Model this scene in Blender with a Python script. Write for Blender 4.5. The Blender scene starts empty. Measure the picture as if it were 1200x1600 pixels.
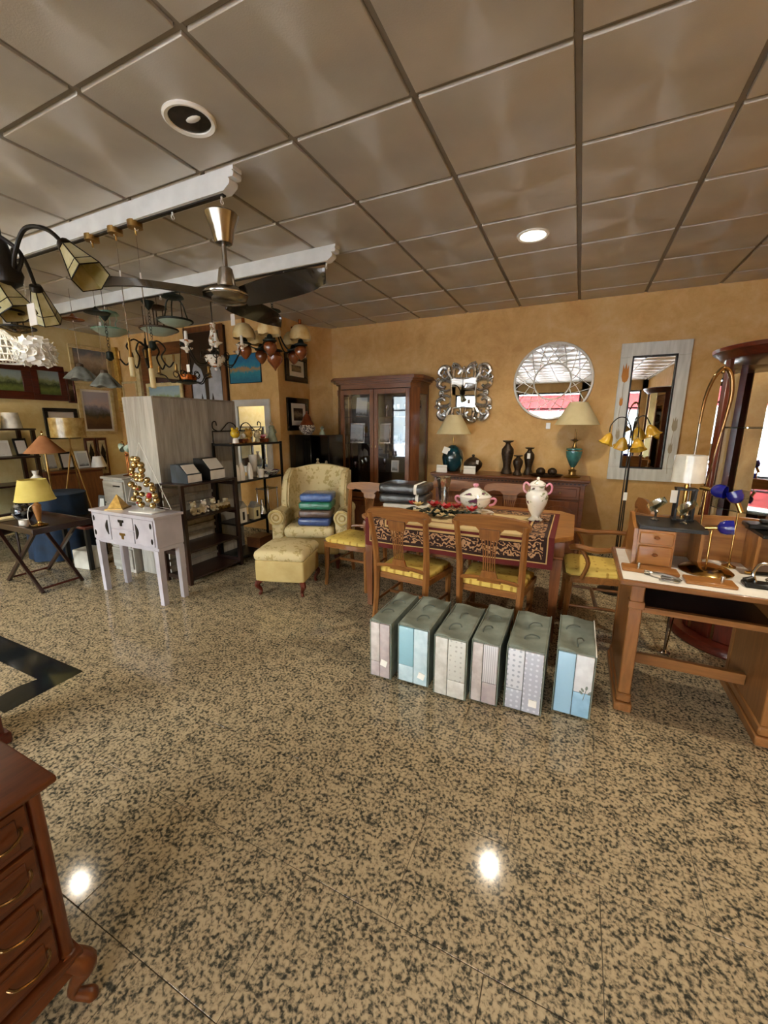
import bpy, bmesh, math, random
from mathutils import Vector as V, Matrix as MX
PI = math.pi
R = math.radians
random.seed(7)
SC = bpy.context.scene
COL = SC.collection

# ------------------------------------------------------------------ camera
cam = bpy.data.cameras.new('camera'); camo = bpy.data.objects.new('camera', cam); COL.objects.link(camo)
cam.sensor_fit = 'HORIZONTAL'; cam.sensor_width = 36.0; cam.lens = 634.8 / 1200 * 36.0
cam.clip_start = 0.02; cam.clip_end = 200
camo.location = (0, 0, 1.5)
camo.rotation_euler = (R(90 - 12.27), 0, R(25.24))
SC.camera = camo

# ------------------------------------------------------------------ world, daylight, exposure
W = bpy.data.worlds.new('sky'); SC.world = W; W.use_nodes = True
nt = W.node_tree; nt.nodes.clear()
sky = nt.nodes.new('ShaderNodeTexSky'); sky.sky_type = 'NISHITA'; sky.sun_disc = False
sky.sun_elevation = R(48); sky.sun_rotation = R(200); sky.air_density = 1.4; sky.dust_density = 2.5
bg = nt.nodes.new('ShaderNodeBackground'); bg.inputs[1].default_value = 4.5
ow = nt.nodes.new('ShaderNodeOutputWorld')
nt.links.new(sky.outputs[0], bg.inputs[0]); nt.links.new(bg.outputs[0], ow.inputs[0])
SC.view_settings.view_transform = 'Standard'; SC.view_settings.look = 'None'
SC.view_settings.gamma = 1.0; SC.view_settings.use_curve_mapping = False
SC.view_settings.exposure = 0.62
SC.cycles.max_bounces = 8; SC.cycles.diffuse_bounces = 4; SC.cycles.glossy_bounces = 4
SC.cycles.transparent_max_bounces = 16; SC.cycles.transmission_bounces = 6
SC.cycles.caustics_reflective = False; SC.cycles.caustics_refractive = False
SC.cycles.sample_clamp_indirect = 6.0
H = 2.797          # ceiling grid height
YB = 5.148         # back wall
YF = -4.6          # shop front
XR = 1.75          # right wall
XL = -6.6          # left wall
# daylight enters through the shop-front glazing: portals sit in the window openings
def portal(x0, x1, z0, z1, y):
    l = bpy.data.lights.new('window_portal', 'AREA'); l.shape = 'RECTANGLE'; l.size = x1 - x0; l.size_y = z1 - z0
    l.cycles.is_portal = True
    o = bpy.data.objects.new('window_portal', l); COL.objects.link(o)
    o.location = ((x0 + x1) / 2, y, (z0 + z1) / 2); o.rotation_euler = (R(-90), 0, PI)
    return o
WINS = [(-6.3, -4.35), (-4.15, -2.2), (-2.0, -0.05), (0.15, 1.6)]
for a, b in WINS: portal(a, b, 0.25, 2.5, YF - 0.1)

# ------------------------------------------------------------------ materials
def hx(h):
    c = [int(h[i:i + 2], 16) / 255 for i in (0, 2, 4)]
    return tuple(x / 12.92 if x <= .04045 else ((x + .055) / 1.055) ** 2.4 for x in c)
MATS = {}
def base(name, rough=.5, metal=0., spec=.5, coat=0., trans=0., ior=1.45):
    m = bpy.data.materials.new(name); m.use_nodes = True
    p = m.node_tree.nodes['Principled BSDF']; i = p.inputs
    i['Roughness'].default_value = rough; i['Metallic'].default_value = metal
    i['Specular IOR Level'].default_value = spec; i['Coat Weight'].default_value = coat
    i['Coat Roughness'].default_value = .08
    i['Transmission Weight'].default_value = trans; i['IOR'].default_value = ior
    MATS[name] = m
    return m, m.node_tree, p
def node(t, typ, **kw):
    n = t.nodes.new('ShaderNode' + typ)
    for k, v in kw.items():
        if k.startswith('i_'): n.inputs[k[2:].replace('_', ' ')].default_value = v
        else: setattr(n, k, v)
    return n
def coords(t, scale=(1, 1, 1), rot=(0, 0, 0), out='Object'):
    tc = node(t, 'TexCoord'); mp = node(t, 'Mapping')
    mp.inputs['Scale'].default_value = scale; mp.inputs['Rotation'].default_value = rot
    t.links.new(tc.outputs[out], mp.inputs[0])
    return mp.outputs[0]
def ramp(t, fac, stops, interp='LINEAR'):
    r = node(t, 'ValToRGB'); cr = r.color_ramp; cr.interpolation = interp
    cr.elements[0].position = stops[0][0]; cr.elements[0].color = (*stops[0][1][:3], 1)
    cr.elements[1].position = stops[-1][0]; cr.elements[1].color = (*stops[-1][1][:3], 1)
    for p, c in stops[1:-1]: cr.elements.new(p).color = (*c[:3], 1)
    t.links.new(fac, r.inputs[0]); return r.outputs[0]
def bump(t, p, h, strength=.2, dist=.01):
    b = node(t, 'Bump'); b.inputs['Strength'].default_value = strength; b.inputs['Distance'].default_value = dist
    t.links.new(h, b.inputs['Height']); t.links.new(b.outputs[0], p.inputs['Normal'])
def noise(t, co, scale, detail=3, rough=.5, dist=0):
    n = node(t, 'TexNoise'); n.inputs['Scale'].default_value = scale; n.inputs['Detail'].default_value = detail
    n.inputs['Roughness'].default_value = rough; n.inputs['Distortion'].default_value = dist
    t.links.new(co, n.inputs['Vector']); return n.outputs['Fac']
def M(name, c, c2=None, scale=8., rough=.5, metal=0., spec=.5, coat=0., bmp=0., lo=.35, hi=.65, bscale=None, st=(1, 1, 1)):
    """plain procedural surface: two close tones mixed by noise, optional fine relief"""
    m, t, p = base(name, rough, metal, spec, coat)
    c = hx(c) if isinstance(c, str) else c
    c2 = hx(c2) if isinstance(c2, str) else (c2 or tuple(x * .88 for x in c))
    co = coords(t, st); f = noise(t, co, scale)
    t.links.new(ramp(t, f, [(lo, c2), (hi, c)]), p.inputs['Base Color'])
    if bmp: bump(t, p, noise(t, co, bscale or scale * 4, 4), bmp, .004)
    return m
def WOOD(name, c, c2, axis='X', rough=.35, scale=6., coat=.25):
    m, t, p = base(name, rough, coat=coat)
    s = {'X': (.12, 1, 1), 'Y': (1, .12, 1), 'Z': (1, 1, .12)}[axis]
    co = coords(t, tuple(x * scale for x in s))
    f = noise(t, co, 3.0, 5, .6, 1.2); g = noise(t, co, 14.0, 3, .6)
    mx = node(t, 'Math', operation='MULTIPLY_ADD'); mx.inputs[1].default_value = .35
    t.links.new(g, mx.inputs[0]); t.links.new(f, mx.inputs[2])
    t.links.new(ramp(t, mx.outputs[0], [(.45, hx(c2)), (.85, hx(c))]), p.inputs['Base Color'])
    bump(t, p, g, .06, .002)
    return m
def GLASSY(name, tint=(1, 1, 1), amount=.12, rough=.02):
    """thin clear glass: see-through with a fresnel reflection"""
    m = bpy.data.materials.new(name); m.use_nodes = True; t = m.node_tree; t.nodes.clear()
    tr = node(t, 'BsdfTransparent'); tr.inputs[0].default_value = (*tint, 1)
    gl = node(t, 'BsdfGlossy'); gl.inputs['Roughness'].default_value = rough
    lw = node(t, 'LayerWeight'); lw.inputs['Blend'].default_value = .35
    nz = noise(t, coords(t), 6.0); ad = node(t, 'Math', operation='MULTIPLY_ADD')
    ad.inputs[1].default_value = .7; ad.inputs[2].default_value = amount - .02
    t.links.new(lw.outputs['Fresnel'], ad.inputs[0])
    a2 = node(t, 'Math', operation='MULTIPLY_ADD'); a2.inputs[1].default_value = .04
    t.links.new(nz, a2.inputs[0]); t.links.new(ad.outputs[0], a2.inputs[2])
    mx = node(t, 'MixShader'); o = node(t, 'OutputMaterial')
    t.links.new(a2.outputs[0], mx.inputs[0]); t.links.new(tr.outputs[0], mx.inputs[1]); t.links.new(gl.outputs[0], mx.inputs[2])
    t.links.new(mx.outputs[0], o.inputs[0]); MATS[name] = m
    return m
def EMIT(name, c, s):
    m, t, p = base(name, .4)
    f = noise(t, coords(t), 4.0)
    t.links.new(ramp(t, f, [(.3, tuple(x * .97 for x in c)), (.7, c)]), p.inputs['Emission Color'])
    p.inputs['Emission Strength'].default_value = s
    return m

# polished granite
def granite(name, stops, scale=74.):
    m, t, p = base(name, .09, spec=.34)
    tc = node(t, 'NewGeometry'); co = tc.outputs['Position']
    a = noise(t, co, scale, 2.5, .55, .3); b = noise(t, co, scale * .22, 2)
    mm = node(t, 'Math', operation='MULTIPLY_ADD'); mm.inputs[1].default_value = .35
    t.links.new(b, mm.inputs[0]); t.links.new(a, mm.inputs[2])
    t.links.new(ramp(t, mm.outputs[0], stops), p.inputs['Base Color'])
    return m
granite('granite', [(.49, hx('36352d')), (.57, hx('545042')), (.65, hx('897b62')), (.73, hx('ac9a7a')), (.86, hx('b6a483'))])
granite('granite_black', [(.3, hx('06080a')), (.7, hx('10151a')), (.8, hx('1d2529'))], 120.)
M('joint', '5a5140', rough=.6)
# sponged ochre wall paint
def paint(name, c, c2, c3):
    m, t, p = base(name, .55, spec=.3)
    tc = node(t, 'NewGeometry'); co = tc.outputs['Position']
    a = noise(t, co, 2.6, 6, .65, .8); b = noise(t, co, 11., 5, .7, .5)
    mm = node(t, 'Math', operation='MULTIPLY_ADD'); mm.inputs[1].default_value = .55
    t.links.new(b, mm.inputs[0]); t.links.new(a, mm.inputs[2])
    t.links.new(ramp(t, mm.outputs[0], [(.55, hx(c2)), (.78, hx(c)), (1., hx(c3))]), p.inputs['Base Color'])
    bump(t, p, b, .08, .004)
paint('wall_ochre', 'd8ae6e', 'c99c5c', 'e0bd86')
paint('wall_cream', 'e0cc92', 'd6bf82', 'e8d8a6')
M('wall_plain', 'c9b08a', rough=.6)
# ceiling tiles with a circularly brushed emboss: the tangent runs round each tile's centre
m, t, p = base('ceiling_tile', .42, spec=.5)
f = noise(t, coords(t), 160., 3); f2 = noise(t, coords(t), 5., 2)
t.links.new(ramp(t, f2, [(.3, hx('c2bcb2')), (.7, hx('ccc6bc'))]), p.inputs['Base Color'])
p.inputs['Metallic'].default_value = .38; p.inputs['Anisotropic'].default_value = .95; p.inputs['Anisotropic Rotation'].default_value = .25
tg = node(t, 'Tangent', direction_type='RADIAL', axis='Z'); t.links.new(tg.outputs[0], p.inputs['Tangent'])
bump(t, p, f, .25, .002)
M('grid_metal', '8d8579', rough=.5, metal=.1)
M('white_paint', 'e4e6e4', 'd8dad8', rough=.45)
M('white_gloss', 'f0efe9', 'e4e3dc', rough=.22, coat=.4)
M('black', '0c0b0a', '151311', rough=.4)
M('black_iron', '15130f', '221d17', rough=.45, metal=.5)
M('black_gloss', '070707', '0d0c0b', rough=.12, coat=.5)
M('green_iron', '23312e', '15201e', rough=.5, metal=.4)
M('chrome', 'c9c9c7', 'bcbcba', rough=.16, metal=1.)
M('steel', '9b958b', '8a847b', rough=.22, metal=1.)
M('brass', 'd2b274', 'b8924e', rough=.16, metal=1.)
M('brass_dull', 'a98a55', '8d6f3d', rough=.32, metal=1.)
M('copper', 'b06a3a', '8a4a22', rough=.25, metal=1.)
M('gold', 'c6ae7c', 'a58a52', rough=.12, metal=1.)
M('silver_leaf', 'cbc8c2', '6a655f', 26., .25, metal=.85, lo=.28, hi=.48)
m, t, p = base('mirror', .015, 1.); t.links.new(ramp(t, noise(t, coords(t), 3.), [(.3, (.80, .82, .82)), (.7, (.84, .86, .86))]), p.inputs['Base Color'])
GLASSY('glass', (1, 1, 1), .06); GLASSY('glass_vase', (.985, .985, .98), .2); GLASSY('glass_green', (.85, .95, .92), .16); GLASSY('film', (.97, .97, .97), .25, .1)
for nm, c, c2 in (('walnut', '804c26', '57311a'), ('cherry', '7e4a22', '5c3216'), ('oak', 'a8723a', '855424'), ('mahogany', '5f2312', '3a120a'),
                  ('darkwood', '2e1710', '1a0d08'), ('oakdesk', '8f5e32', '6e4622'), ('chest', '6a3510', '421d06'), ('chairwood', '93602f', '6c411c')):
    for ax in 'XYZ': WOOD(nm + ax, c, c2, ax)
WOOD('greyoakZ', 'b9b5ac', '8d887e', 'Z', .55, 3.5, 0.); WOOD('greyoakX', 'a5a096', '7f7a71', 'X', .55, 3.5, 0.)
M('lilac', 'b7b2b8', 'aaa4ab', rough=.35, coat=.2)
M('cream_shade', 'dccda0', 'd2c292', rough=.8); M('yellow_shade', 'd2c06a', 'c4b058', rough=.8)
M('pink_shade', 'a9754f', '99653f', rough=.8); M('gold_shade', 'bfa468', '8f7238', 14., .25, coat=.8, bmp=.5)
M('white_shade', 'e9e7df', 'cfcdc6', 12., .2, coat=.9, bmp=.8, bscale=20)
M('amber_glass', 'd6ae3a', 'b0822a', 10., .2, coat=.5); M('tulip_glass', 'ead9a4', 'c9a765', 9., .3, coat=.3)
M('frost_green', 'a8b8a8', '93a595', rough=.35); M('verdigris', '6fa08c', '9fb8a5', 14., .45)
M('blue_glass', '1a1f8c', '0f1466', rough=.18, coat=.8)
M('porcelain', 'efe9df', 'e2dbcf', rough=.12, coat=.8)
M('teal_ceramic', '12424a', '0b2a33', 6., .12, coat=.9); M('jade_ceramic', '4f8a84', '2f635f', 9., .2, coat=.7)
M('bronze', '463626', '2a1e14', 40., .4, metal=.4, bmp=.6, bscale=60)
M('terracotta', '8a4a22', '5e2a10', 10., .2, coat=.7)
M('card', 'efece4', 'e6e2d8', rough=.7); M('paper', 'e5e1d8', 'd6d2c8', rough=.7)
M('navy', '14274f', '0d1b3a', rough=.8); M('petrol_cloth', '0d2740', '081a2c', rough=.8)
M('bag_green', '80887c', '6e766b', 14., .65, bmp=.5, bscale=25)
M('bag_dark', '5a6158', '4a5149', rough=.7)
def wrapped(name, c, c2, kind='plain'):
    m, t, p = base(name, .6, coat=1.); co = coords(t)
    p.inputs['Coat Roughness'].default_value = .1
    if kind == 'dots':
        v = node(t, 'TexVoronoi'); v.inputs['Scale'].default_value = 34.; v.inputs['Randomness'].default_value = .15
        t.links.new(co, v.inputs['Vector']); col = ramp(t, v.outputs['Distance'], [(.2, hx(c2)), (.26, hx(c))])
    elif kind == 'stripe':
        w = node(t, 'TexWave'); w.inputs['Scale'].default_value = 30.; t.links.new(co, w.inputs['Vector'])
        col = ramp(t, w.outputs['Fac'], [(.3, hx(c2)), (.7, hx(c))])
    else: col = ramp(t, noise(t, co, 22., 4), [(.35, hx(c2)), (.65, hx(c))])
    t.links.new(col, p.inputs['Base Color'])
    b = node(t, 'Bump'); b.inputs['Strength'].default_value = .7; b.inputs['Distance'].default_value = .012
    t.links.new(noise(t, co, 16., 3, .5, 1.5), b.inputs['Height']); t.links.new(b.outputs[0], p.inputs['Coat Normal'])
    return m
wrapped('w_beige', 'cfc6c0', 'b9aea8'); wrapped('w_pinkgrey', 'b8aaa8', 'a89a99'); wrapped('w_aqua', '9fc3cf', '86adbb'); wrapped('w_aquadot', '8fbccb', '6f9fb2', 'dots')
wrapped('w_ice', 'c3d6dc', 'b0c7cf'); wrapped('w_white', 'dcdcdc', 'cccccd'); wrapped('w_whitedot', 'd9dbe0', 'aab0ba', 'dots'); wrapped('w_greydot', 'b6b8c2', 'd3d5dc', 'dots')
wrapped('w_cream', 'd3d0c8', 'bdb9b0'); wrapped('w_creamdot', 'cbcac2', 'a9a89f', 'dots'); wrapped('w_stripe', 'd9d6d6', 'b4b0b2', 'stripe'); wrapped('w_skydot', '9cc2d8', 'c0dbe6', 'dots'); wrapped('w_sky', '93bcd3', '85adc6')
wrapped('w_blue', '3b5f9e', '2b4a85'); wrapped('w_green', '1f7a5c', '155f46'); wrapped('w_brown', '5a4438', '47342a'); wrapped('w_navy', '30477f', '22376a'); wrapped('w_charcoal', '2e2f31', '1c1d1f'); wrapped('w_black', '131314', '232325')
# upholstery with blotchy flowers
def floral(name, c, c2, scale=11.):
    m, t, p = base(name, .75); co = coords(t)
    v = node(t, 'TexVoronoi'); v.inputs['Scale'].default_value = scale
    dn = node(t, 'MixRGB'); dn.inputs[0].default_value = .14
    nz = node(t, 'TexNoise'); nz.inputs['Scale'].default_value = 26.; t.links.new(co, nz.inputs['Vector'])
    t.links.new(co, dn.inputs[1]); t.links.new(nz.outputs['Color'], dn.inputs[2]); t.links.new(dn.outputs[0], v.inputs['Vector'])
    t.links.new(ramp(t, v.outputs['Distance'], [(.30, hx(c2)), (.42, hx(c))]), p.inputs['Base Color'])
    bump(t, p, noise(t, co, 90.), .15, .003)
floral('floral', 'cdbb8c', 'ae9964', 15.); M('uph_plain', 'c3ac72', 'b59d62', rough=.75)
def spotted(name, c, c2):
    m, t, p = base(name, .7); co = coords(t)
    v = node(t, 'TexVoronoi'); v.voronoi_dimensions = '2D'; v.inputs['Scale'].default_value = 15.; v.inputs['Randomness'].default_value = .25; t.links.new(co, v.inputs['Vector'])
    t.links.new(ramp(t, v.outputs['Distance'], [(.10, hx(c2)), (.15, hx(c))]), p.inputs['Base Color'])
spotted('seat_yellow', 'd2b458', 'a98434')
# porcelain with flower sprays
def sprayed(name, c, c2, c3, scale=16.):
    m, t, p = base(name, .12, coat=.8); co = coords(t)
    f = noise(t, co, scale, 3, .6, .6)
    t.links.new(ramp(t, f, [(.0, hx(c)), (.55, hx(c)), (.58, hx(c3)), (.62, hx(c2)), (.78, hx(c2))]), p.inputs['Base Color'])
sprayed('porc_flower', 'e9e6df', '6d3a5e', '8d9a70', 13.); sprayed('porc_orange', 'ece6da', 'b5622a', '55704a', 26.); sprayed('pink_porc', 'd98ba0', 'e8b9c2', 'e0a0ae')
# tapestry table cover, bands by distance to the cloth's edge (UV in metres)
def tapestry(name, w, l):
    m, t, p = base(name, .85)
    uv = node(t, 'UVMap'); sp = node(t, 'SeparateXYZ'); t.links.new(uv.outputs[0], sp.inputs[0])
    def mth(op, a, b=None):
        n = node(t, 'Math', operation=op)
        for k, x in enumerate((a, b)):
            if x is None: continue
            if isinstance(x, (int, float)): n.inputs[k].default_value = x
            else: t.links.new(x, n.inputs[k])
        return n.outputs[0]
    u, v = sp.outputs[0], sp.outputs[1]
    d = mth('MINIMUM', mth('MINIMUM', u, mth('SUBTRACT', w, u)), mth('MINIMUM', v, mth('SUBTRACT', l, v)))
    mar, dk, tan, crm = hx('5f1a17'), hx('2b120c'), hx('c2a068'), hx('cdb583')
    bands = ramp(t, d, [(0, mar), (.035, tan), (.042, dk), (.075, dk), (.165, tan), (.18, mar), (.20, tan), (.212, crm), (.30, tan), (.315, mar), (.335, crm)], 'CONSTANT')
    wv = node(t, 'TexWave', wave_type='RINGS'); wv.inputs['Scale'].default_value = 7.; wv.inputs['Distortion'].default_value = 16.; wv.inputs['Detail Scale'].default_value = 2.4
    t.links.new(uv.outputs[0], wv.inputs[0])
    sc = ramp(t, wv.outputs['Fac'], [(.0, (0, 0, 0)), (.62, (0, 0, 0)), (.70, (1, 1, 1))])
    inb = mth('MULTIPLY', mth('GREATER_THAN', d, .065), mth('LESS_THAN', d, .16))
    inc = mth('MULTIPLY', mth('GREATER_THAN', d, .345), .45)
    mx = node(t, 'MixRGB'); mx.inputs[2].default_value = (*hx('b58a63'), 1)
    mk = mth('MULTIPLY', sc, mth('ADD', inb, inc))
    t.links.new(mk, mx.inputs[0]); t.links.new(bands, mx.inputs[1]); t.links.new(mx.outputs[0], p.inputs['Base Color'])
    bump(t, p, noise(t, uv.outputs[0], 300.), .2, .002)
# painted pictures: stacked bands with brush noise (Z up the canvas, in metres from its centre)
def canvas(name, stops, h, sc=9.):
    m, t, p = base(name, .6)
    tc = node(t, 'TexCoord'); sp = node(t, 'SeparateXYZ'); t.links.new(tc.outputs['Object'], sp.inputs[0])
    n1 = noise(t, tc.outputs['Object'], sc, 5, .65, .4)
    a = node(t, 'Math', operation='MULTIPLY_ADD'); a.inputs[1].default_value = 1. / h; a.inputs[2].default_value = .5 - .22
    t.links.new(sp.outputs[2], a.inputs[0])
    b = node(t, 'Math', operation='MULTIPLY_ADD'); b.inputs[1].default_value = .45
    t.links.new(n1, b.inputs[0]); t.links.new(a.outputs[0], b.inputs[2])
    t.links.new(ramp(t, b.outputs[0], [(x, hx(c)) for x, c in stops]), p.inputs['Base Color'])
canvas('art_mountain', [(.05, '5a3f2a'), (.25, '7a5a35'), (.38, '4e4a35'), (.48, '6d6a68'), (.58, '8c8a95'), (.68, 'c9b8b4'), (.9, 'b5b3bd')], .5)
canvas('art_meadow', [(.05, '4a5a2a'), (.3, '6f7d3c'), (.45, '39482a'), (.55, '8d9a6a'), (.65, '9fb0ae'), (.9, '8aa0aa')], .4)
canvas('art_dusk', [(.05, '3a3a38'), (.3, '5c5348'), (.45, '8a7a66'), (.6, 'b5a48e'), (.8, '77797c'), (.95, '5c6066')], .6)
canvas('art_sea', [(.1, '1f6d86'), (.35, '2f8ea0'), (.5, 'b98d4a'), (.58, '2d86a0'), (.8, '1d6a90')], .35, 16.)
canvas('art_dark', [(.1, '241a12'), (.4, '4a3828'), (.5, '988468'), (.6, '3d3024'), (.9, '1d1610')], .4, 14.)
canvas('art_flower', [(.05, '9a6b3a'), (.3, '3a5a2e'), (.45, '557a45'), (.55, 'd9a0a8'), (.7, 'e8c8c4'), (.85, 'cfa56a')], .5, 18.)
canvas('portrait', [(.05, 'd0d2d2'), (.3, 'b8bcbc'), (.42, '4a4d4e'), (.55, '9da0a0'), (.62, '3a3b3c'), (.8, 'c4c7c7')], .22, 12.)
canvas('print_pale', [(.1, 'd8d4cc'), (.4, 'e8e4dc'), (.5, '8e8478'), (.6, 'e4e0d8'), (.9, 'd8d4cc')], .3, 20.)

# ------------------------------------------------------------------ mesh builder
class B:
    def __init__(s): s.b = bmesh.new(); s.m = MX.Identity(4); s.uv = None
    def at(s, loc=(0, 0, 0), rz=0, rx=0, ry=0):
        s.m = MX.Translation(loc) @ MX.Rotation(rz, 4, 'Z') @ MX.Rotation(ry, 4, 'Y') @ MX.Rotation(rx, 4, 'X'); return s
    def v(s, p): return s.b.verts.new(s.m @ V(p))
    def f(s, vs):
        try: return s.b.faces.new(vs)
        except ValueError: return None
    def box(s, x0, x1, y0, y1, z0, z1, bev=0., seg=1):
        q = [s.v((x, y, z)) for z in (z0, z1) for y in (y0, y1) for x in (x0, x1)]
        fs = [s.f([q[i] for i in k]) for k in ((0, 2, 3, 1), (4, 5, 7, 6), (0, 1, 5, 4), (1, 3, 7, 5), (3, 2, 6, 7), (2, 0, 4, 6))]
        if bev:
            es = list({e for f in fs for e in f.edges})
            bmesh.ops.bevel(s.b, geom=es, offset=bev, segments=seg, profile=.5, affect='EDGES')
        return s
    def rings(s, rs, close=False, cap=True):
        n = len(rs[0])
        for a, b in zip(rs, rs[1:] + ([rs[0]] if close else [])):
            for i in range(n): s.f([a[i], a[(i + 1) % n], b[(i + 1) % n], b[i]])
        if cap and not close:
            s.f(rs[0][::-1]); s.f(rs[-1])
        return s
    def lathe(s, prof, c=(0, 0, 0), n=20, close=False, a0=0, cap=True):
        rs = []
        for r, z in prof:
            r = max(r, .0004)
            rs.append([s.v((c[0] + r * math.cos(a0 + 2 * PI * i / n), c[1] + r * math.sin(a0 + 2 * PI * i / n), c[2] + z)) for i in range(n)])
        return s.rings(rs, close, cap)
    def shade(s, prof, c=(0, 0, 0), n=28, th=.004, wav=0., k=0):
        """thin-walled lathe: outer profile and back down the inside; wav ripples the rim"""
        pts = [(r, z, 0) for r, z in prof] + [(max(r - th, .0005), z, 0) for r, z in reversed(prof)]
        zs = [z for r, z in prof]; z0, z1 = min(zs), max(zs); rs = []
        for r, z, _ in pts:
            w = wav * (1 - (z - z0) / (z1 - z0 + 1e-9)) if wav > 0 else -wav * (z - z0) / (z1 - z0 + 1e-9)
            rs.append([s.v((c[0] + r * (1 + w * math.cos(k * a)) * math.cos(a), c[1] + r * (1 + w * math.cos(k * a)) * math.sin(a), c[2] + z + .35 * w * r * math.cos(k * a)))
                       for a in [2 * PI * i / n for i in range(n)]])
        return s.rings(rs, True)
    def cyl(s, p0, p1, r0, r1=None, n=12):
        p0, p1 = V(p0), V(p1); r1 = r0 if r1 is None else r1
        d = (p1 - p0).normalized(); a = d.orthogonal().normalized(); b = d.cross(a)
        return s.rings([[s.v(p + (a * math.cos(2 * PI * i / n) + b * math.sin(2 * PI * i / n)) * r) for i in range(n)] for p, r in ((p0, r0), (p1, r1))])
    def tube(s, pts, r, n=8, close=False, sub=0):
        pts = [V(p) for p in pts]
        if sub:
            q = []; N = len(pts)
            for i in range(N if close else N - 1):
                p0, p1, p2, p3 = (pts[(i - 1) % N] if close or i else pts[0]), pts[i], pts[(i + 1) % N], (pts[(i + 2) % N] if close or i + 2 < N else pts[-1])
                for k in range(sub):
                    u = k / sub
                    q.append(.5 * ((2 * p1) + (p2 - p0) * u + (2 * p0 - 5 * p1 + 4 * p2 - p3) * u * u + (3 * p1 - p0 - 3 * p2 + p3) * u ** 3))
            if not close: q.append(pts[-1])
            if not isinstance(r, (int, float)):
                L = len(q) - 1; rr = []
                for j in range(len(q)):
                    x = j / L * (len(r) - 1); k = min(int(x), len(r) - 2); rr.append(r[k] + (r[k + 1] - r[k]) * (x - k))
                r = rr
            pts = q
        N = len(pts); rs = []; a = None
        for i, p in enumerate(pts):
            d = (pts[(i + 1) % N] - pts[i - 1]) if close else (pts[min(i + 1, N - 1)] - pts[max(i - 1, 0)])
            d = d.normalized() if d.length > 1e-9 else V((0, 0, 1))
            a = d.orthogonal().normalized() if a is None else (a - d * a.dot(d)).normalized()
            b = d.cross(a); ri = r if isinstance(r, (int, float)) else r[i]
            rs.append([s.v(p + (a * math.cos(2 * PI * k / n) + b * math.sin(2 * PI * k / n)) * ri) for k in range(n)])
        return s.rings(rs, close)
    def prism(s, poly, plane, a, b):
        mk = {'XY': lambda u, v, w: (u, v, w), 'XZ': lambda u, v, w: (u, w, v), 'YZ': lambda u, v, w: (w, u, v)}[plane]
        A = [s.v(mk(u, v, a)) for u, v in poly]; Bq = [s.v(mk(u, v, b)) for u, v in poly]
        return s.rings([A, Bq])
    def ball(s, c, r, n=12, sc=(1, 1, 1)):
        rs = []
        for j in range(1, n // 2 + 1):
            th = PI * (j - .5) / (n // 2 + .0) if False else PI * j / (n // 2 + 1)
            rs.append([s.v((c[0] + r * sc[0] * math.sin(th) * math.cos(2 * PI * i / n), c[1] + r * sc[1] * math.sin(th) * math.sin(2 * PI * i / n), c[2] - r * sc[2] * math.cos(th))) for i in range(n)])
        bt, tp = s.v((c[0], c[1], c[2] - r * sc[2])), s.v((c[0], c[1], c[2] + r * sc[2]))
        s.rings(rs, cap=False)
        for i in range(n): s.f([bt, rs[0][(i + 1) % n], rs[0][i]]); s.f([tp, rs[-1][i], rs[-1][(i + 1) % n]])
        return s
    def torus(s, c, RR, r, axis='Z', n=28, k=8, sc=(1, 1)):
        ax = {'Z': lambda u, v: (u, v, 0), 'Y': lambda u, v: (u, 0, v), 'X': lambda u, v: (0, u, v)}[axis]
        pts = [V(c) + V(ax(RR * sc[0] * math.cos(2 * PI * i / n), RR * sc[1] * math.sin(2 * PI * i / n))) for i in range(n)]
        return s.tube(pts, r, k, True)
    def surf(s, fn, nu, nv, th=0., uvf=None):
        g = [[s.v(fn(i / nu, j / nv)) for i in range(nu + 1)] for j in range(nv + 1)]
        lay = s.b.loops.layers.uv.verify() if uvf else None
        for j in range(nv):
            for i in range(nu):
                f = s.f([g[j][i], g[j][i + 1], g[j + 1][i + 1], g[j + 1][i]])
                if lay and f:
                    for lp, (a, b) in zip(f.loops, ((i, j), (i + 1, j), (i + 1, j + 1), (i, j + 1))): lp[lay].uv = uvf(a / nu, b / nv)
        if th:
            bmesh.ops.recalc_face_normals(s.b, faces=s.b.faces[:]); bmesh.ops.solidify(s.b, geom=s.b.faces[:], thickness=th)
        return s
    def mesh(s, name, mat, ang=38):
        bmesh.ops.recalc_face_normals(s.b, faces=s.b.faces[:])
        me = bpy.data.meshes.new(name); s.b.to_mesh(me); s.b.free()
        me.materials.append(MATS[mat])
        for f in me.polygons: f.use_smooth = True
        me.set_sharp_from_angle(angle=R(ang))
        return me
    def o(s, name, mat, parent=None, loc=(0, 0, 0), rz=0, label=None, cat=None, group=None, kind=None, ang=38):
        ob = bpy.data.objects.new(name, s.mesh(name, mat, ang)); COL.objects.link(ob)
        ob.location = loc; ob.rotation_euler = (0, 0, rz)
        if parent: ob.parent = parent
        tag(ob, label, cat, group, kind)
        return ob
def tag(ob, label=None, cat=None, group=None, kind=None):
    for k, v in (('label', label), ('category', cat), ('group', group), ('kind', kind)):
        if v: ob[k] = v
    return ob
def thing(name, label, cat, loc=(0, 0, 0), rz=0, group=None):
    ob = bpy.data.objects.new(name, None); ob.empty_display_size = .1; COL.objects.link(ob)
    ob.location = loc; ob.rotation_euler = (0, 0, rz)
    return tag(ob, label, cat, group)
def dup(root, loc, rz, label, group=None):
    r = root.copy(); COL.objects.link(r); r.location = loc; r.rotation_euler = (0, 0, rz); r['label'] = label
    if group: r['group'] = group
    for ch in list(root.children):
        c = ch.copy(); COL.objects.link(c); c.parent = r
        for g in list(ch.children):
            d = g.copy(); COL.objects.link(d); d.parent = c
    return r
def struct(ob): ob['kind'] = 'structure'; return ob
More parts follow.
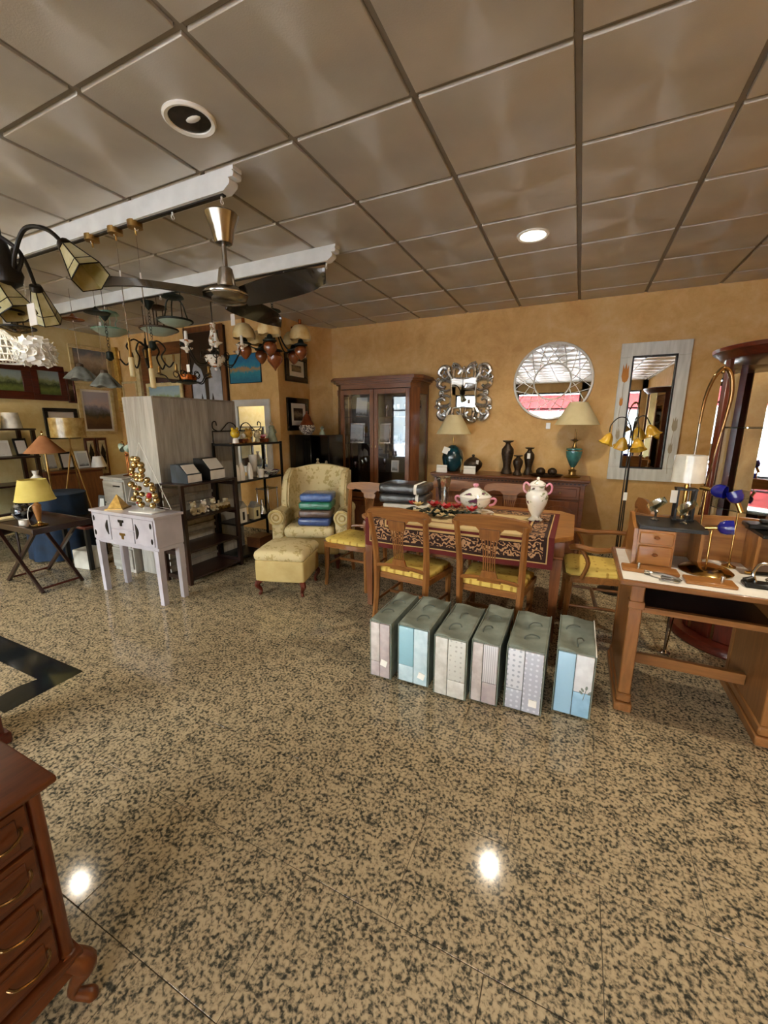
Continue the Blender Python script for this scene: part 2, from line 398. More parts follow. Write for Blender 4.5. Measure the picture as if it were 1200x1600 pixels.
def box(name, mat, x0, x1, y0, y1, z0, z1, bev=0., parent=None, **kw):
    return B().box(x0, x1, y0, y1, z0, z1, bev).o(name, mat, parent, **kw)

# ================================================================== THE ROOM
GX, GY = -0.124, 1.818        # ceiling grid origin
FX, FY = -0.103, 1.262        # floor joint origin
TW, TD = .6, .389
fl = struct(box('floor', 'joint', XL - .1, XR + .1, YF - .3, YB + .1, -.12, -.0025))
# near tiles as pieces, the rest of the polished field one sheet with the same stone
tmesh = B().box(-TW / 2 + .0012, TW / 2 - .0012, -TD / 2 + .0012, TD / 2 - .0012, -.012, 0., .0008).mesh('floor_tile', 'granite')
JX0, JX1, JY0, JY1 = -9, 4, -3, 10
holes = []
for j in range(JY0, JY1):
    off = 0. if j % 2 == 0 else .3
    for i in range(JX0, JX1):
        x0 = FX + off - .6 + i * TW; y0 = FY + j * TD
        o = bpy.data.objects.new('floor_tile', tmesh); COL.objects.link(o); o.parent = fl
        o.location = (x0 + TW / 2, y0 + TD / 2, 0)
ax0, ax1, ay0, ay1 = FX - .6 + JX0 * TW + .3, FX - .6 + JX1 * TW, FY + JY0 * TD, FY + JY1 * TD
for nm, q in (('floor_field', (XL, ax0 - .3, YF, YB)), ('floor_field', (ax1 + .3, XR, YF, YB)), ('floor_field', (ax0 - .3, ax1 + .3, YF, ay0)), ('floor_field', (ax0 - .3, ax1 + .3, ay1, YB))):
    if q[1] - q[0] > .01 and q[3] - q[2] > .01: box(nm, 'granite', q[0], q[1], q[2], q[3], -.012, -.0003, parent=fl)
# black granite inlay band turning a corner in the floor
inl = B().prism([(-2.646, 1.241), (-3.9, 1.241), (-3.9, 1.075), (-2.808, 1.075), (-2.93, .985), (-3.9, .985), (-3.9, .985)][:4] + [(-2.83, .98), (-2.80, .84), (-2.62, .84)], 'XY', -.004, .0012)
inl.o('floor_inlay', 'granite_black', fl)

# walls
def wall(name, mat, pts, z0=0., z1=2.9, th=.12):
    b = B()
    for (x0, y0), (x1, y1) in zip(pts, pts[1:]):
        d = V((x1 - x0, y1 - y0, 0)); n = V((d.y, -d.x, 0)).normalized() * th
        q = [b.v((x, y, z)) for z in (z0, z1) for x, y in ((x0, y0), (x1, y1), (x1 - n.x, y1 - n.y), (x0 - n.x, y0 - n.y))]
        for k in ((0, 1, 2, 3), (4, 7, 6, 5), (0, 4, 5, 1), (1, 5, 6, 2), (2, 6, 7, 3), (3, 7, 4, 0)): b.f([q[i] for i in k])
    return struct(b.o(name, mat, ang=20))
wall('wall_back', 'wall_ochre', [(XR, YB), (-3.237, YB)][::-1])
wall('wall_corner', 'wall_ochre', [(-3.43, 4.318), (-3.43, 4.86), (-3.33, 5.02), (-3.237, YB)])
wall('wall_rear_left', 'wall_ochre', [(XL, 4.2), (-3.43, 4.2)])
wall('wall_left', 'wall_cream', [(XL, YF), (XL, 4.2)])
wall('wall_right', 'wall_ochre', [(XR, YF), (XR, YB)][::-1])
struct(box('baseboard_back', 'granite', -3.2, XR, YB - .014, YB, 0, .08, .002))
struct(box('baseboard_rear_left', 'granite', XL, -3.43, 4.186, 4.2, 0, .08, .002))
struct(box('baseboard_left', 'granite', XL, XL + .014, YF, 4.2, 0, .08, .002))
# shop front: piers, sill and head around four glazed openings
wf = B()
xs = [XL - .1] + [x for a, b in WINS for x in (a, b)] + [XR + .1]
for a, b in zip(xs[::2], xs[1::2]): wf.box(a, b, YF - .15, YF, 0, 2.9)
wf.box(XL - .1, XR + .1, YF - .15, YF, 0, .25); wf.box(XL - .1, XR + .1, YF - .15, YF, 2.5, 2.9)
struct(wf.o('wall_front', 'wall_plain'))
for k, (a, b) in enumerate(WINS):
    w = B().box(a, a + .05, YF - .1, YF - .04, .25, 2.5).box(b - .05, b, YF - .1, YF - .04, .25, 2.5).box(a, b, YF - .1, YF - .04, .25, .3).box(a, b, YF - .1, YF - .04, 2.45, 2.5).box(a, b, YF - .1, YF - .04, 1.95, 2.0)
    wo = struct(w.o('window_%d' % (k + 1), 'black'))
    box('pane', 'glass', a + .05, b - .05, YF - .075, YF - .069, .3, 1.95, parent=wo); box('pane', 'glass', a + .05, b - .05, YF - .075, YF - .069, 2.0, 2.45, parent=wo)
# the street outside, seen only in mirrors
M('pavement', 'b5b0a6', 'a39e94', rough=.8); M('awning', 'c23a3f', 'b02f35', rough=.7); M('leaf', '4d7a34', '35601f', 12., .6); M('facade', 'd9d2c4', 'c9c2b4', rough=.8)
struct(box('street_pavement', 'pavement', -20, 15, -26, YF - .16, -.14, -.02))
struct(box('facade_opposite', 'facade', -20, 15, -26.5, -26, -.1, 5.))
aw = B().prism([(-6.3, 2.15), (-5.2, 2.45), (-5.2, 2.40), (-6.3, 1.95)], 'YZ', -3.5, 1.8)
aw = struct(aw.o('awning_street', 'awning'))

# ceiling: slab, grid rails, one object per tile
ce = struct(box('ceiling', 'grid_metal', XL - .1, XR + .1, YF - .1, YB + .1, H + .012, H + .12))
tb = B()
tl = .286
tb.box(-tl, tl, -tl, tl, -.013, .0115, .0025)
tile = tb.mesh('ceiling_tile', 'ceiling_tile', 15)
i0, i1 = math.floor((XL - GX) / .6), math.ceil((XR - GX) / .6)
j0, j1 = math.floor((YF - GY) / .6), math.floor((YB - GY) / .6)
for j in range(j0, j1 + 1):
    for i in range(i0, i1):
        x0, x1, y0, y1 = GX + i * .6, GX + (i + 1) * .6, GY + j * .6, GY + (j + 1) * .6
        if j < j1 and x0 > XL and x1 < XR and y0 > YF:
            o = bpy.data.objects.new('ceiling_tile', tile); COL.objects.link(o); o.parent = ce; o.location = ((x0 + x1) / 2, (y0 + y1) / 2, H)
        else:
            a, b, c, d = max(x0 + .014, XL + .003), min(x1 - .014, XR - .003), max(y0 + .014, YF + .003), min(y1 - .014, YB - .003)
            if b - a > .02 and d - c > .02: box('ceiling_tile', 'ceiling_tile', a, b, c, d, H - .013, H + .0115, .0025, parent=ce, ang=15)
for i in range(i0 + 1, i1): x = GX + i * .6; box('grid_rail', 'grid_metal', x - .012, x + .012, YF, YB, H, H + .012, parent=ce)
for j in range(j0 + 1, j1 + 1): y = GY + j * .6; box('grid_rail', 'grid_metal', XL, XR, y - .012, y + .012, H + .0005, H + .012, parent=ce)
struct(box('trim_1', 'grid_metal', -3.237, XR, YB - .02, YB, H - .004, H + .011))
ZC = H - .013

# recessed downlights
EMIT('lamp_on', (1., .90, .72), 4.); M('lamp_off', '5d5850', '3a3631', 20., .15, metal=.6)
def downlight(x, y, lit, label, power=12, r=.085):
    d = thing('downlight', label, 'ceiling light', (x, y, ZC), 0, 'ceiling downlights')
    B().lathe([(r, 0), (r + .024, 0), (r + .024, -.006), (r + .016, -.012), (r + .002, -.008)], n=32, close=True).o('trim_ring', 'white_gloss', d)
    if lit:
        B().lathe([(r, -.001), (r, -.005), (.001, -.007)], n=32).o('lamp_glass', 'lamp_on', d)
        l = bpy.data.lights.new('downlight_lamp', 'SPOT'); l.spot_size = R(160); l.spot_blend = .6; l.shadow_soft_size = .035; l.energy = power * 2.6; l.color = (1., .88, .70)
        lo = bpy.data.objects.new('downlight_lamp', l); COL.objects.link(lo); lo.parent = d; lo.location = (0, 0, -.016)
    else:
        B().lathe([(r, -.001), (r, -.003), (r * .8, -.004), (.001, -.003)], n=32).o('reflector', 'lamp_off', d)
        B().ball((.02, 0, -.007), .018, 10, (2.2, 1, .3)).o('bulb', 'white_gloss', d)
downlight(-.415, 3.316, True, 'lit round recessed downlight shining in the ceiling above the dining table', 24)
downlight(-1.641, 1.517, False, 'unlit round recessed downlight in the ceiling near the white beam end')
downlight(-3.9, 1.5, True, 'lit round downlight in the ceiling left of the frame over the hanging lamps')
downlight(1.25, 2.2, True, 'lit round downlight in the ceiling over the wooden desk', 24)
downlight(-6.0, .9, True, 'added lit downlight out of view, brightening the far left corner', 40)  # added lamp out of view, there to brighten the cream left wall
downlight(-.4, -1.6, True, 'lit round downlight in the ceiling behind the viewer')
downlight(-3.6, -1.6, True, 'second lit round downlight in the ceiling behind the viewer')

# white display beams with scalloped ends, a black track and hooks below
def beam(y, xe, hooks, label):
    b = thing('display_beam', label, 'beam', (xe, y, ZC), 0, 'white display beams under the ceiling')
    pts = [(-4.75, 0), (0, 0), (0, -.02)]
    for cx, cz, rr in ((-.022, -.036, .02), (-.05, -.064, .02)):
        pts += [(cx + rr * math.cos(a), cz + rr * math.sin(a)) for a in [R(60 - 25 * k) for k in range(5)]]
    pts += [(-.075, -.1), (-4.75, -.1)]
    B().prism(pts, 'XZ', -.03, .03).o('board', 'white_paint', b)
    box('track', 'black', -4.74, -.1, -.012, .012, -.108, -.1, parent=b)
    for hxx in hooks:
        B().cyl((hxx, 0, -.107), (hxx, 0, -.125), .006, n=8).torus((hxx, 0, -.134), .01, .0025, 'X', 12, 5).o('hook', 'white_gloss', b)
beam(1.86, -1.71, (-.12, -.82, -1.02, -1.26, -.5), 'nearer white ceiling beam with scalloped end, ceiling fan hanging from its tip')
beam(2.875, -1.735, (-.1, -.5, -1.26, -1.95, -2.5, -2.8), 'farther white ceiling beam with scalloped end above the porcelain chandelier')
ZH = ZC - .144       # underside of the hooks

# ================================================================== HANGING LAMPS
def cordpart(p, a, b, r=.002, mat='black', name='cord'): return B().cyl(a, b, r, n=6).o(name, mat, p)
# ceiling fan
fan = thing('ceiling_fan', 'brushed steel ceiling fan with three dark curved blades hanging from the white beam', 'fan', (-1.84, 1.86, 0))
cordpart(fan, (0, 0, 2.60), (0, 0, ZH + .006), .003, 'steel')
B().lathe([(.005, 2.60), (.082, 2.598), (.088, 2.59), (.08, 2.57), (.062, 2.52), (.05, 2.47), (.044, 2.455), (.02, 2.45)], n=28).o('canopy', 'steel', fan)
B().cyl((0, 0, 2.45), (0, 0, 2.33), .013, n=14).o('rod', 'steel', fan)
B().lathe([(.03, 2.335), (.036, 2.33), (.052, 2.235), (.05, 2.23), (.02, 2.23)], n=24).o('cup', 'steel', fan)
hub = B().lathe([(.03, 2.235), (.10, 2.225), (.125, 2.205), (.125, 2.185), (.10, 2.165), (.05, 2.155), (.01, 2.153)], n=32).o('motor', 'steel', fan)
B().torus((0, 0, 2.195), .126, .006, n=36).o('band', 'chrome', hub)
M('fan_blade', '3a3530', '2a2622', 5., .2, metal=.5, coat=.5)
for a in (6, 110, 232):
    def bl(u, v, a=a):
        r = .09 + .56 * u; w = (.045 + .095 * math.sin(PI * min(1, u * .9 + .12)) ** .8) * (1 if u < .85 else max(.15, (1 - (u - .85) / .17)))
        x = r; y = (v - .5) * w - .10 * u * u + .02; z = 2.19 + .02 * math.sin(u * 2.4) - (v - .5) * .07
        c, s_ = math.cos(R(a)), math.sin(R(a)); return (x * c - y * s_, x * s_ + y * c, z)
    B().surf(bl, 16, 6, .006).o('blade', 'fan_blade', fan)
# slim brass pendants on wires (canopy, wire, brass tube, candle sleeve)
def slim(x, zt, zc, label, ln=.1):
    p = thing('pendant_lamp', label, 'pendant lamp', (x, 1.86, 0), 0, 'slim brass pendants on the near beam')
    cordpart(p, (0, 0, 2.69), (0, 0, ZH + .006), .003, 'white_gloss', 'hanger')
    B().lathe([(.004, 2.70), (.042, 2.69), (.042, 2.655), (.01, 2.65)], n=20).o('canopy', 'brass_dull', p)
    B().cyl((0, 0, 2.655), (0, 0, 2.62), .006, n=8).o('nipple', 'brass', p)
    if zc:
        cordpart(p, (0, 0, 2.62), (0, 0, zt), .0012, 'steel', 'wire')
        B().cyl((0, 0, zt), (0, 0, zt - .06), .005, n=8).o('ferrule', 'card', p)
        cordpart(p, (0, 0, zt - .06), (0, 0, zc + .12), .003, 'steel', 'stem')
        B().cyl((0, 0, zc + .12), (0, 0, zc), .009, n=10).o('tube', 'brass', p)
        B().lathe([(.011, zc), (.017, zc - .003), (.017, zc - ln), (.012, zc - ln - .004)], n=14).o('candle_sleeve', 'cream_shade', p)
slim(-2.54, 2.41, 1.85, 'slim brass pendant on the near beam closest to the fan, cream sleeve lower down', .12)
slim(-2.73, 2.45, 1.93, 'middle slim brass pendant of three on the near beam, with long wire', .12)
slim(-2.97, 2.45, None, 'leftmost of three brass canopies on the near beam, no lamp below')
# stained-glass arm chandelier close by on the left
M('tiff_glass', 'c9c49a', 'a8a06a', 16., .3, coat=.3)
tc_ = thing('arm_chandelier', 'dark iron chandelier with stained glass panel shades hanging close at far left', 'chandelier', (-2.40, 1.1, 0))
B().lathe([(.01, 2.30), (.02, 2.29), (.03, 2.25), (.05, 2.20), (.062, 2.16), (.05, 2.12), (.02, 2.10), (.005, 2.095)], n=16).o('hub', 'black_iron', tc_)
cordpart(tc_, (0, 0, 2.29), (0, 0, ZC), .006, 'black_iron', 'stem')
def tshade(p, org, yaw, pitch):
    s_ = B().at(org, yaw, 0, pitch)
    n = 6; prof = ((.028, 0), (.075, -.165))
    for i in range(n):
        a, b = 2 * PI * i / n, 2 * PI * (i + 1) / n
        q = [(prof[0][0] * math.cos(a), prof[0][0] * math.sin(a), 0), (prof[0][0] * math.cos(b), prof[0][0] * math.sin(b), 0), (prof[1][0] * math.cos(b), prof[1][0] * math.sin(b), prof[1][1]), (prof[1][0] * math.cos(a), prof[1][0] * math.sin(a), prof[1][1])]
        g = B(); g.m = s_.m.copy(); vs = [g.v(x) for x in q]; vi = [g.v((x[0] * .95, x[1] * .95, x[2])) for x in q]
        for k in ((0, 1, 2, 3),): g.f([vs[j] for j in k]); g.f([vi[j] for j in k[::-1]])
        for k in range(4): g.f([vs[k], vs[(k + 1) % 4], vi[(k + 1) % 4], vi[k]])
        yield g, q, s_.m.copy()
def add_tshade(par, org, yaw, pitch):
    sh = B().at(org, yaw, 0, pitch).lathe([(.006, .03), (.026, .024), (.032, .004), (.03, -.004)], n=12).o('shade_cap', 'black_iron', par)
    ld = B()
    for g, q, mm in tshade(par, org, yaw, pitch):
        g.o('glass_panel', 'tiff_glass', sh)
        ld.m = mm; ld.cyl(q[0], q[3], .0028, n=5); ld.cyl(q[2], q[3], .0028, n=5)
        a, b = V(q[0]).lerp(V(q[3]), .72), V(q[1]).lerp(V(q[2]), .72); ld.cyl(a, b, .002, n=5)
    ld.o('lead_frame', 'black_iron', sh)
for yaw, tip, pit in ((8, (.39, .05, 2.22), -42), (140, (-.3, .26, 2.2), -38), (205, (-.36, -.12, 2.2), -36), (25, (-.03, -.03, 2.135), -28)):
    c, s_ = math.cos(R(yaw)), math.sin(R(yaw)); t3 = V(tip)
    am = B().tube([(.04 * c, .04 * s_, 2.15), (.08 * c, .08 * s_, 2.24), (t3.x * .42, t3.y * .42, 2.32), (t3.x * .75, t3.y * .75, 2.30), tuple(t3)], .009, 8, sub=6).o('arm', 'black_iron', tc_)
    add_tshade(tc_, tip, R(yaw), R(pit))
B().torus((0, -.02, 2.0), .055, .006, 'Z', 24, 6).torus((0, -.02, 2.035), .045, .005, 'Z', 24, 6).cyl((0, 0, 2.1), (0, 0, 2.03), .006).o('ring_finial', 'black_iron', tc_)
B().cyl((.15, 0, 2.05), (.15, 0, 2.02), .001, n=4).o('tag_string', 'card', tc_); box('price_tag', 'card', .12, .18, -.001, .001, 1.93, 2.02, parent=tc_)
# white petal pendant and pierced white pendant
pf = thing('petal_pendant', 'white pendant lamp made of curled petals hanging before the paintings', 'pendant lamp', (-3.93, 1.9, 0))
cordpart(pf, (0, 0, 2.12), (0, 0, ZC), .002, 'steel'); B().lathe([(.004, 2.17), (.025, 2.165), (.03, 2.13), (.005, 2.125)], n=14).o('cap', 'chrome', pf)
pm = None
for k in range(64):
    u = k / 64; th = k * 2.39996; z = .085 - .17 * u; r = .125 * math.sqrt(max(.05, 1 - (z / .105) ** 2))
    b = B().at((r * math.cos(th), r * math.sin(th), 2.05 + z), th, R(20 * math.sin(k)), R(10 * math.cos(k * 1.7)))
    b.surf(lambda a, c: (-.008 + .012 * ((a - .5) ** 2 + (c - .5) ** 2) * 4 * (.6 + .5 * math.sin(k * 3.1)), (a - .5) * .075 * (1 - .5 * abs(c - .5)), (c - .5) * .06), 5, 5, .003)
    ob = b.o('petal', 'white_gloss', pf)
B().lathe([(.01, 2.11), (.07, 2.10), (.095, 2.05), (.07, 2.0), (.01, 1.985)], n=20).o('inner_globe', 'white_gloss', pf)
pp = thing('pierced_pendant', 'white pierced dome pendant lamp cut by the left edge behind the petal pendant', 'pendant lamp', (-4.52, 1.95, 0))
cordpart(pp, (0, 0, 2.27), (0, 0, ZC), .002, 'card'); lat = B()
for z, r in ((2.27, .03), (2.24, .06), (2.19, .10), (2.13, .13), (2.07, .14), (2.02, .135)): lat.torus((0, 0, z), r, .009, n=28, k=5)
for i in range(18):
    a = 2 * PI * i / 18; lat.tube([(r * math.cos(a + d), r * math.sin(a + d), z) for r, z, d in ((.03, 2.27, 0), (.10, 2.19, .12), (.14, 2.07, .24), (.135, 2.02, .3))], .006, 5, sub=3)
    lat.tube([(r * math.cos(a - d), r * math.sin(a - d), z) for r, z, d in ((.03, 2.27, 0), (.10, 2.19, .12), (.14, 2.07, .24), (.135, 2.02, .3))], .006, 5, sub=3)
lat.o('lattice_shade', 'white_gloss', pp); B().ball((0, 0, 2.14), .045).o('bulb', 'white_gloss', pp)
# grey painted glass pendants with wavy rims
M('grey_glass', '8b908c', '565b58', 7., .25, coat=.5)
for (x, y, z, r, cm, lb) in ((-4.62, 2.6, 1.965, .145, 'copper', 'grey wavy glass pendant with brown rim under an orange canopy'), (-4.16, 2.55, 1.875, .125, 'green_iron', 'smaller grey wavy glass pendant just in front of the wardrobe')):
    p = thing('glass_pendant', lb, 'pendant lamp', (x, y, 0), 0, 'wavy glass pendants')
    cordpart(p, (0, 0, z + .12), (0, 0, 2.5), .0015, 'steel'); B().lathe([(.09, 2.5), (.10, 2.505), (.03, 2.53), (.005, 2.56)], n=18).o('canopy', cm, p)
    cordpart(p, (0, 0, 2.55), (0, 0, ZC), .002, 'steel', 'wire')
    B().lathe([(.01, z + .13), (.03, z + .12), (.035, z + .09)], n=14).o('holder', 'bronze', p)
    B().shade([(r, z - .03), (r * .86, z), (r * .6, z + .045), (r * .35, z + .085), (.03, z + .1)], n=48, wav=.1, k=7).o('shade', 'grey_glass', p)
# verdigris two-plate lamp
g = thing('plate_lamp', 'green verdigris ceiling lamp with two round plates and twisted rods', 'ceiling lamp', (-4.5, 2.88, 0))
B().lathe([(.01, 2.63), (.08, 2.625), (.10, 2.60), (.08, 2.595), (.01, 2.60)], n=28).o('upper_plate', 'verdigris', g)
B().lathe([(.01, 2.38), (.09, 2.40), (.16, 2.44), (.165, 2.455), (.145, 2.445), (.08, 2.415), (.01, 2.395)], n=36).o('lower_plate', 'frost_green', g)
B().torus((0, 0, 2.448), .163, .008, n=40).torus((0, 0, 2.435), .14, .004, n=40).o('rim', 'verdigris', g)
for k in range(3):
    a = 2 * PI * k / 3 + .4; B().tube([(.07 * math.cos(a), .07 * math.sin(a), 2.6), (.085 * math.cos(a), .085 * math.sin(a), 2.55), (.06 * math.cos(a), .06 * math.sin(a), 2.5), (.1 * math.cos(a), .1 * math.sin(a), 2.42)], .005, 6, sub=4).o('rod', 'verdigris', g)
cordpart(g, (0, 0, 2.62), (0, 0, ZC), .003, 'steel'); B().cyl((-.15, 0, 2.46), (-.15, 0, 2.54), .015, n=14).o('candle', 'white_gloss', g)
# semi-flush bowl lamps
def bowl_lamp(x, y, r, cm, gm, lb, style):
    p = thing('bowl_lamp', lb, 'ceiling lamp', (x, y, 0), 0, 'bowl lamps under the ceiling'); zt = 2.64
    B().lathe([(.01, zt + .02), (.085, zt + .018), (.095, zt), (.06, zt - .012), (.02, zt - .016)], n=24).o('canopy', cm, p)
    cordpart(p, (0, 0, zt + .01), (0, 0, ZC), .003, 'steel')
    zb = 2.44
    for k in range(3):
        a = 2 * PI * k / 3 + .6; c, s_ = math.cos(a), math.sin(a)
        B().tube([(.04 * c, .04 * s_, zt - .01), (.08 * c, .08 * s_, zt - .06), (.10 * c, .10 * s_, zb + .06), (r * .8 * c, r * .8 * s_, zb)] if style else [(.05 * c, .05 * s_, zt - .01), (.05 * c, .05 * s_, zb)], .006, 6, sub=4).o('arm', cm, p)
    B().torus((0, 0, zb), r, .010, n=40).o('rim', cm, p)
    B().shade([(.004, zb - r * .36), (r * .4, zb - r * .31), (r * .75, zb - r * .17), (r, zb)], n=36).o('bowl', gm, p)
bowl_lamp(-3.52, 2.875, .15, 'green_iron', 'frost_green', 'dark green bowl lamp with frosted glass on curved arms under the far beam', 1)
bowl_lamp(-3.98, 3.05, .175, 'bronze', 'frost_green', 'bronze rimmed frosted bowl lamp beside the dark green one', 0)
bowl_lamp(-5.2, 2.4, .14, 'black', 'glass_vase', 'black rimmed clear bowl lamp hanging over the left paintings', 0)
# small dark cone canopy with wire
for (x, y, z, lb) in ((-4.28, 2.7, 2.55, 'small black cone canopy hanging beside the verdigris lamp'), (-3.85, 2.86, 2.64, 'dark slate cone canopy with chain next to the bowl lamp')):
    p = thing('cone_canopy', lb, 'lamp canopy', (x, y, 0), 0, 'cone canopies'); B().lathe([(.055, z), (.05, z + .005), (.004, z + .01)] if 0 else [(.004, z - .075), (.018, z - .06), (.06, z), (.055, z + .006), (.004, z + .008)], n=16).o('cone', 'green_iron', p)
    cordpart(p, (0, 0, z), (0, 0, ZC), .002); ch = B()
    for k in range(9): ch.torus((0, 0, z - .085 - .03 * k), .012, .0025, 'X' if k % 2 else 'Y', 10, 4, (1, 1.5))
    ch.o('chain', 'black_iron', p)
    B().lathe([(.01, z - .35), (.03, z - .36), (.035, z - .42), (.01, z - .44)], n=12).o('lamp_holder', 'green_iron', p)
# porcelain chandelier
def arm_scroll(b, a, r, z0, z1, rad=.005):
    c, s_ = math.cos(a), math.sin(a)
    b.tube([(x * c, x * s_, z) for x, z in ((.03, z0), (.08, z0 - .09), (.16, z0 - .11), (.21, z0 - .05), (r, z1))], rad, 6, sub=5)
    b.torus((.11 * c, .11 * s_, z0 - .03), .03, rad * .8, 'Z' if 0 else 'X', 14, 5)
    return b
pc = thing('porcelain_chandelier', 'porcelain and iron chandelier with white candle cups hanging above the wardrobe', 'chandelier', (-3.05, 2.875, 0))
B().cyl((0, 0, 2.37), (0, 0, ZH + .01), .005, n=8).o('stem', 'black_iron', pc)
B().lathe([(.012, 2.38), (.028, 2.375), (.022, 2.34), (.03, 2.28), (.045, 2.23), (.04, 2.19), (.02, 2.175)], n=20).o('upper_body', 'porc_orange', pc)
B().lathe([(.012, 2.18), (.02, 2.15), (.035, 2.14), (.04, 2.125), (.015, 2.11)], n=18).o('collar', 'black_iron', pc)
B().lathe([(.02, 2.115), (.085, 2.10), (.092, 2.085), (.08, 2.05), (.045, 2.015), (.015, 2.0)], n=24).o('lower_bowl', 'porc_orange', pc)
B().ball((0, 0, 1.985), .014).o('finial', 'white_gloss', pc)
for k in range(6):
    a = R(60 * k + 20); zt = 2.16 if k % 2 else 2.18; c, s_ = math.cos(a), math.sin(a); r = .26
    arm_scroll(B(), a, r, 2.13, zt).o('arm', 'black_iron', pc)
    cu = B().lathe([(.012, zt - .03), (.02, zt - .01), (.05, zt + .004), (.055, zt + .012), (.02, zt + .012)], (r * c, r * s_, 0), 18).o('candle_cup', 'porc_orange', pc)
    B().lathe([(.014, zt + .012), (.013, zt + .085), (.004, zt + .09)], (r * c, r * s_, 0), 12).o('candle', 'white_gloss', cu)
box('price_tag', 'card', -.02, .015, -.3, -.298, 1.93, 1.99, parent=pc)
# iron chandelier with brass candles, partly hidden
ic = thing('iron_chandelier', 'wrought iron chandelier with copper collar between wardrobe and frames', 'chandelier', (-3.75, 3.15, 0))
cordpart(ic, (0, 0, 2.3), (0, 0, ZC), .004, 'black_iron', 'stem'); B().lathe([(.01, 2.35), (.04, 2.33), (.05, 2.29), (.02, 2.27)], n=14).o('cap', 'green_iron', ic)
for k in range(3): a = 2.1 * k; cordpart(ic, (.04 * math.cos(a), .04 * math.sin(a), 2.3), (.07 * math.cos(a), .07 * math.sin(a), 2.0), .004, 'black_iron', 'rod')
B().lathe([(.02, 2.0), (.085, 1.995), (.085, 1.945), (.03, 1.94)], n=22).o('collar', 'copper', ic)
B().lathe([(.02, 1.94), (.11, 1.93), (.115, 1.92), (.02, 1.90)], n=22).o('pan', 'green_iron', ic)
for k in range(5):
    a = R(72 * k + 10); arm_scroll(B(), a, .26, 2.03, 1.99, .006).o('arm', 'black_iron', ic)
    B().lathe([(.012, 1.99), (.03, 2.0), (.014, 2.01), (.013, 2.07), (.004, 2.075)], (.26 * math.cos(a), .26 * math.sin(a), 0), 12).o('candle', 'brass_dull', ic)
ib = thing('scroll_chandelier', 'black scrolled iron chandelier hanging behind the verdigris lamp', 'chandelier', (-4.55, 3.3, 0))
cordpart(ib, (0, 0, 2.32), (0, 0, ZC), .004, 'black_iron', 'stem')
for k in range(5):
    a = R(72 * k + 33); c, s_ = math.cos(a), math.sin(a)
    B().tube([(x * c, x * s_, z) for x, z in ((.02, 2.36), (.12, 2.42), (.2, 2.34), (.15, 2.25), (.22, 2.14), (.28, 2.2))], .009, 6, sub=5).o('arm', 'black_iron', ib)
    B().cyl((.28 * c, .28 * s_, 2.2), (.28 * c, .28 * s_, 2.28), .012, n=10).o('candle', 'brass_dull', ib)
B().lathe([(.02, 2.36), (.05, 2.32), (.03, 2.2), (.01, 2.1)], n=14).o('body', 'black_iron', ib)
# chandelier with copper orbs and tulip glass shades
tcx = thing('tulip_chandelier', 'green iron chandelier with copper orbs and cream tulip glass shades', 'chandelier', (-2.72, 3.3, 0))
B().lathe([(.01, 2.70), (.075, 2.695), (.085, 2.68), (.03, 2.665)], n=22).o('canopy', 'green_iron', tcx)
cordpart(tcx, (0, 0, 2.69), (0, 0, ZC), .003, 'steel'); ch = B()
for k in range(5): ch.torus((0, 0, 2.65 - .022 * k), .011, .0028, 'X' if k % 2 else 'Y', 10, 4, (1, 1.4))
ch.o('chain', 'green_iron', tcx)
B().lathe([(.01, 2.55), (.075, 2.545), (.08, 2.535), (.03, 2.52), (.018, 2.45), (.016, 2.25), (.03, 2.2), (.075, 2.19), (.08, 2.18), (.02, 2.17)], n=20).o('column', 'green_iron', tcx)
B().lathe([(.01, 2.18), (.05, 2.17), (.075, 2.13), (.07, 2.09), (.04, 2.05), (.012, 2.02), (.004, 2.0)], n=22).o('centre_orb', 'terracotta', tcx)
for k in range(5):
    a = R(72 * k - 58); c, s_ = math.cos(a), math.sin(a); r = .27
    B().tube([(x * c, x * s_, z) for x, z in ((.02, 2.5), (.06, 2.33), (.13, 2.2), (.2, 2.2), (r, 2.235))], .007, 6, sub=5).o('arm', 'green_iron', tcx)
    orb = B().lathe([(.008, 2.09), (.03, 2.11), (.058, 2.15), (.06, 2.185), (.045, 2.21), (.02, 2.22)], (r * c, r * s_, 0), 18).o('orb', 'terracotta', tcx)
    B().lathe([(.02, 2.215), (.06, 2.22), (.063, 2.23), (.03, 2.245), (.022, 2.27), (.012, 2.28)], (r * c, r * s_, 0), 18).o('holder', 'green_iron', orb)
    B().shade([(.095, 2.27), (.10, 2.31), (.085, 2.36), (.055, 2.395), (.028, 2.405)], (r * c, r * s_, 0), 36, wav=.09, k=6).o('tulip_shade', 'tulip_glass', tcx)
    B().cyl((r * c, r * s_, 2.40), (r * c, r * s_, 2.45), .014, n=10).o('socket', 'copper', orb)
box('price_tag', 'card', -.33, -.28, -.2, -.198, 2.4, 2.5, parent=tcx)

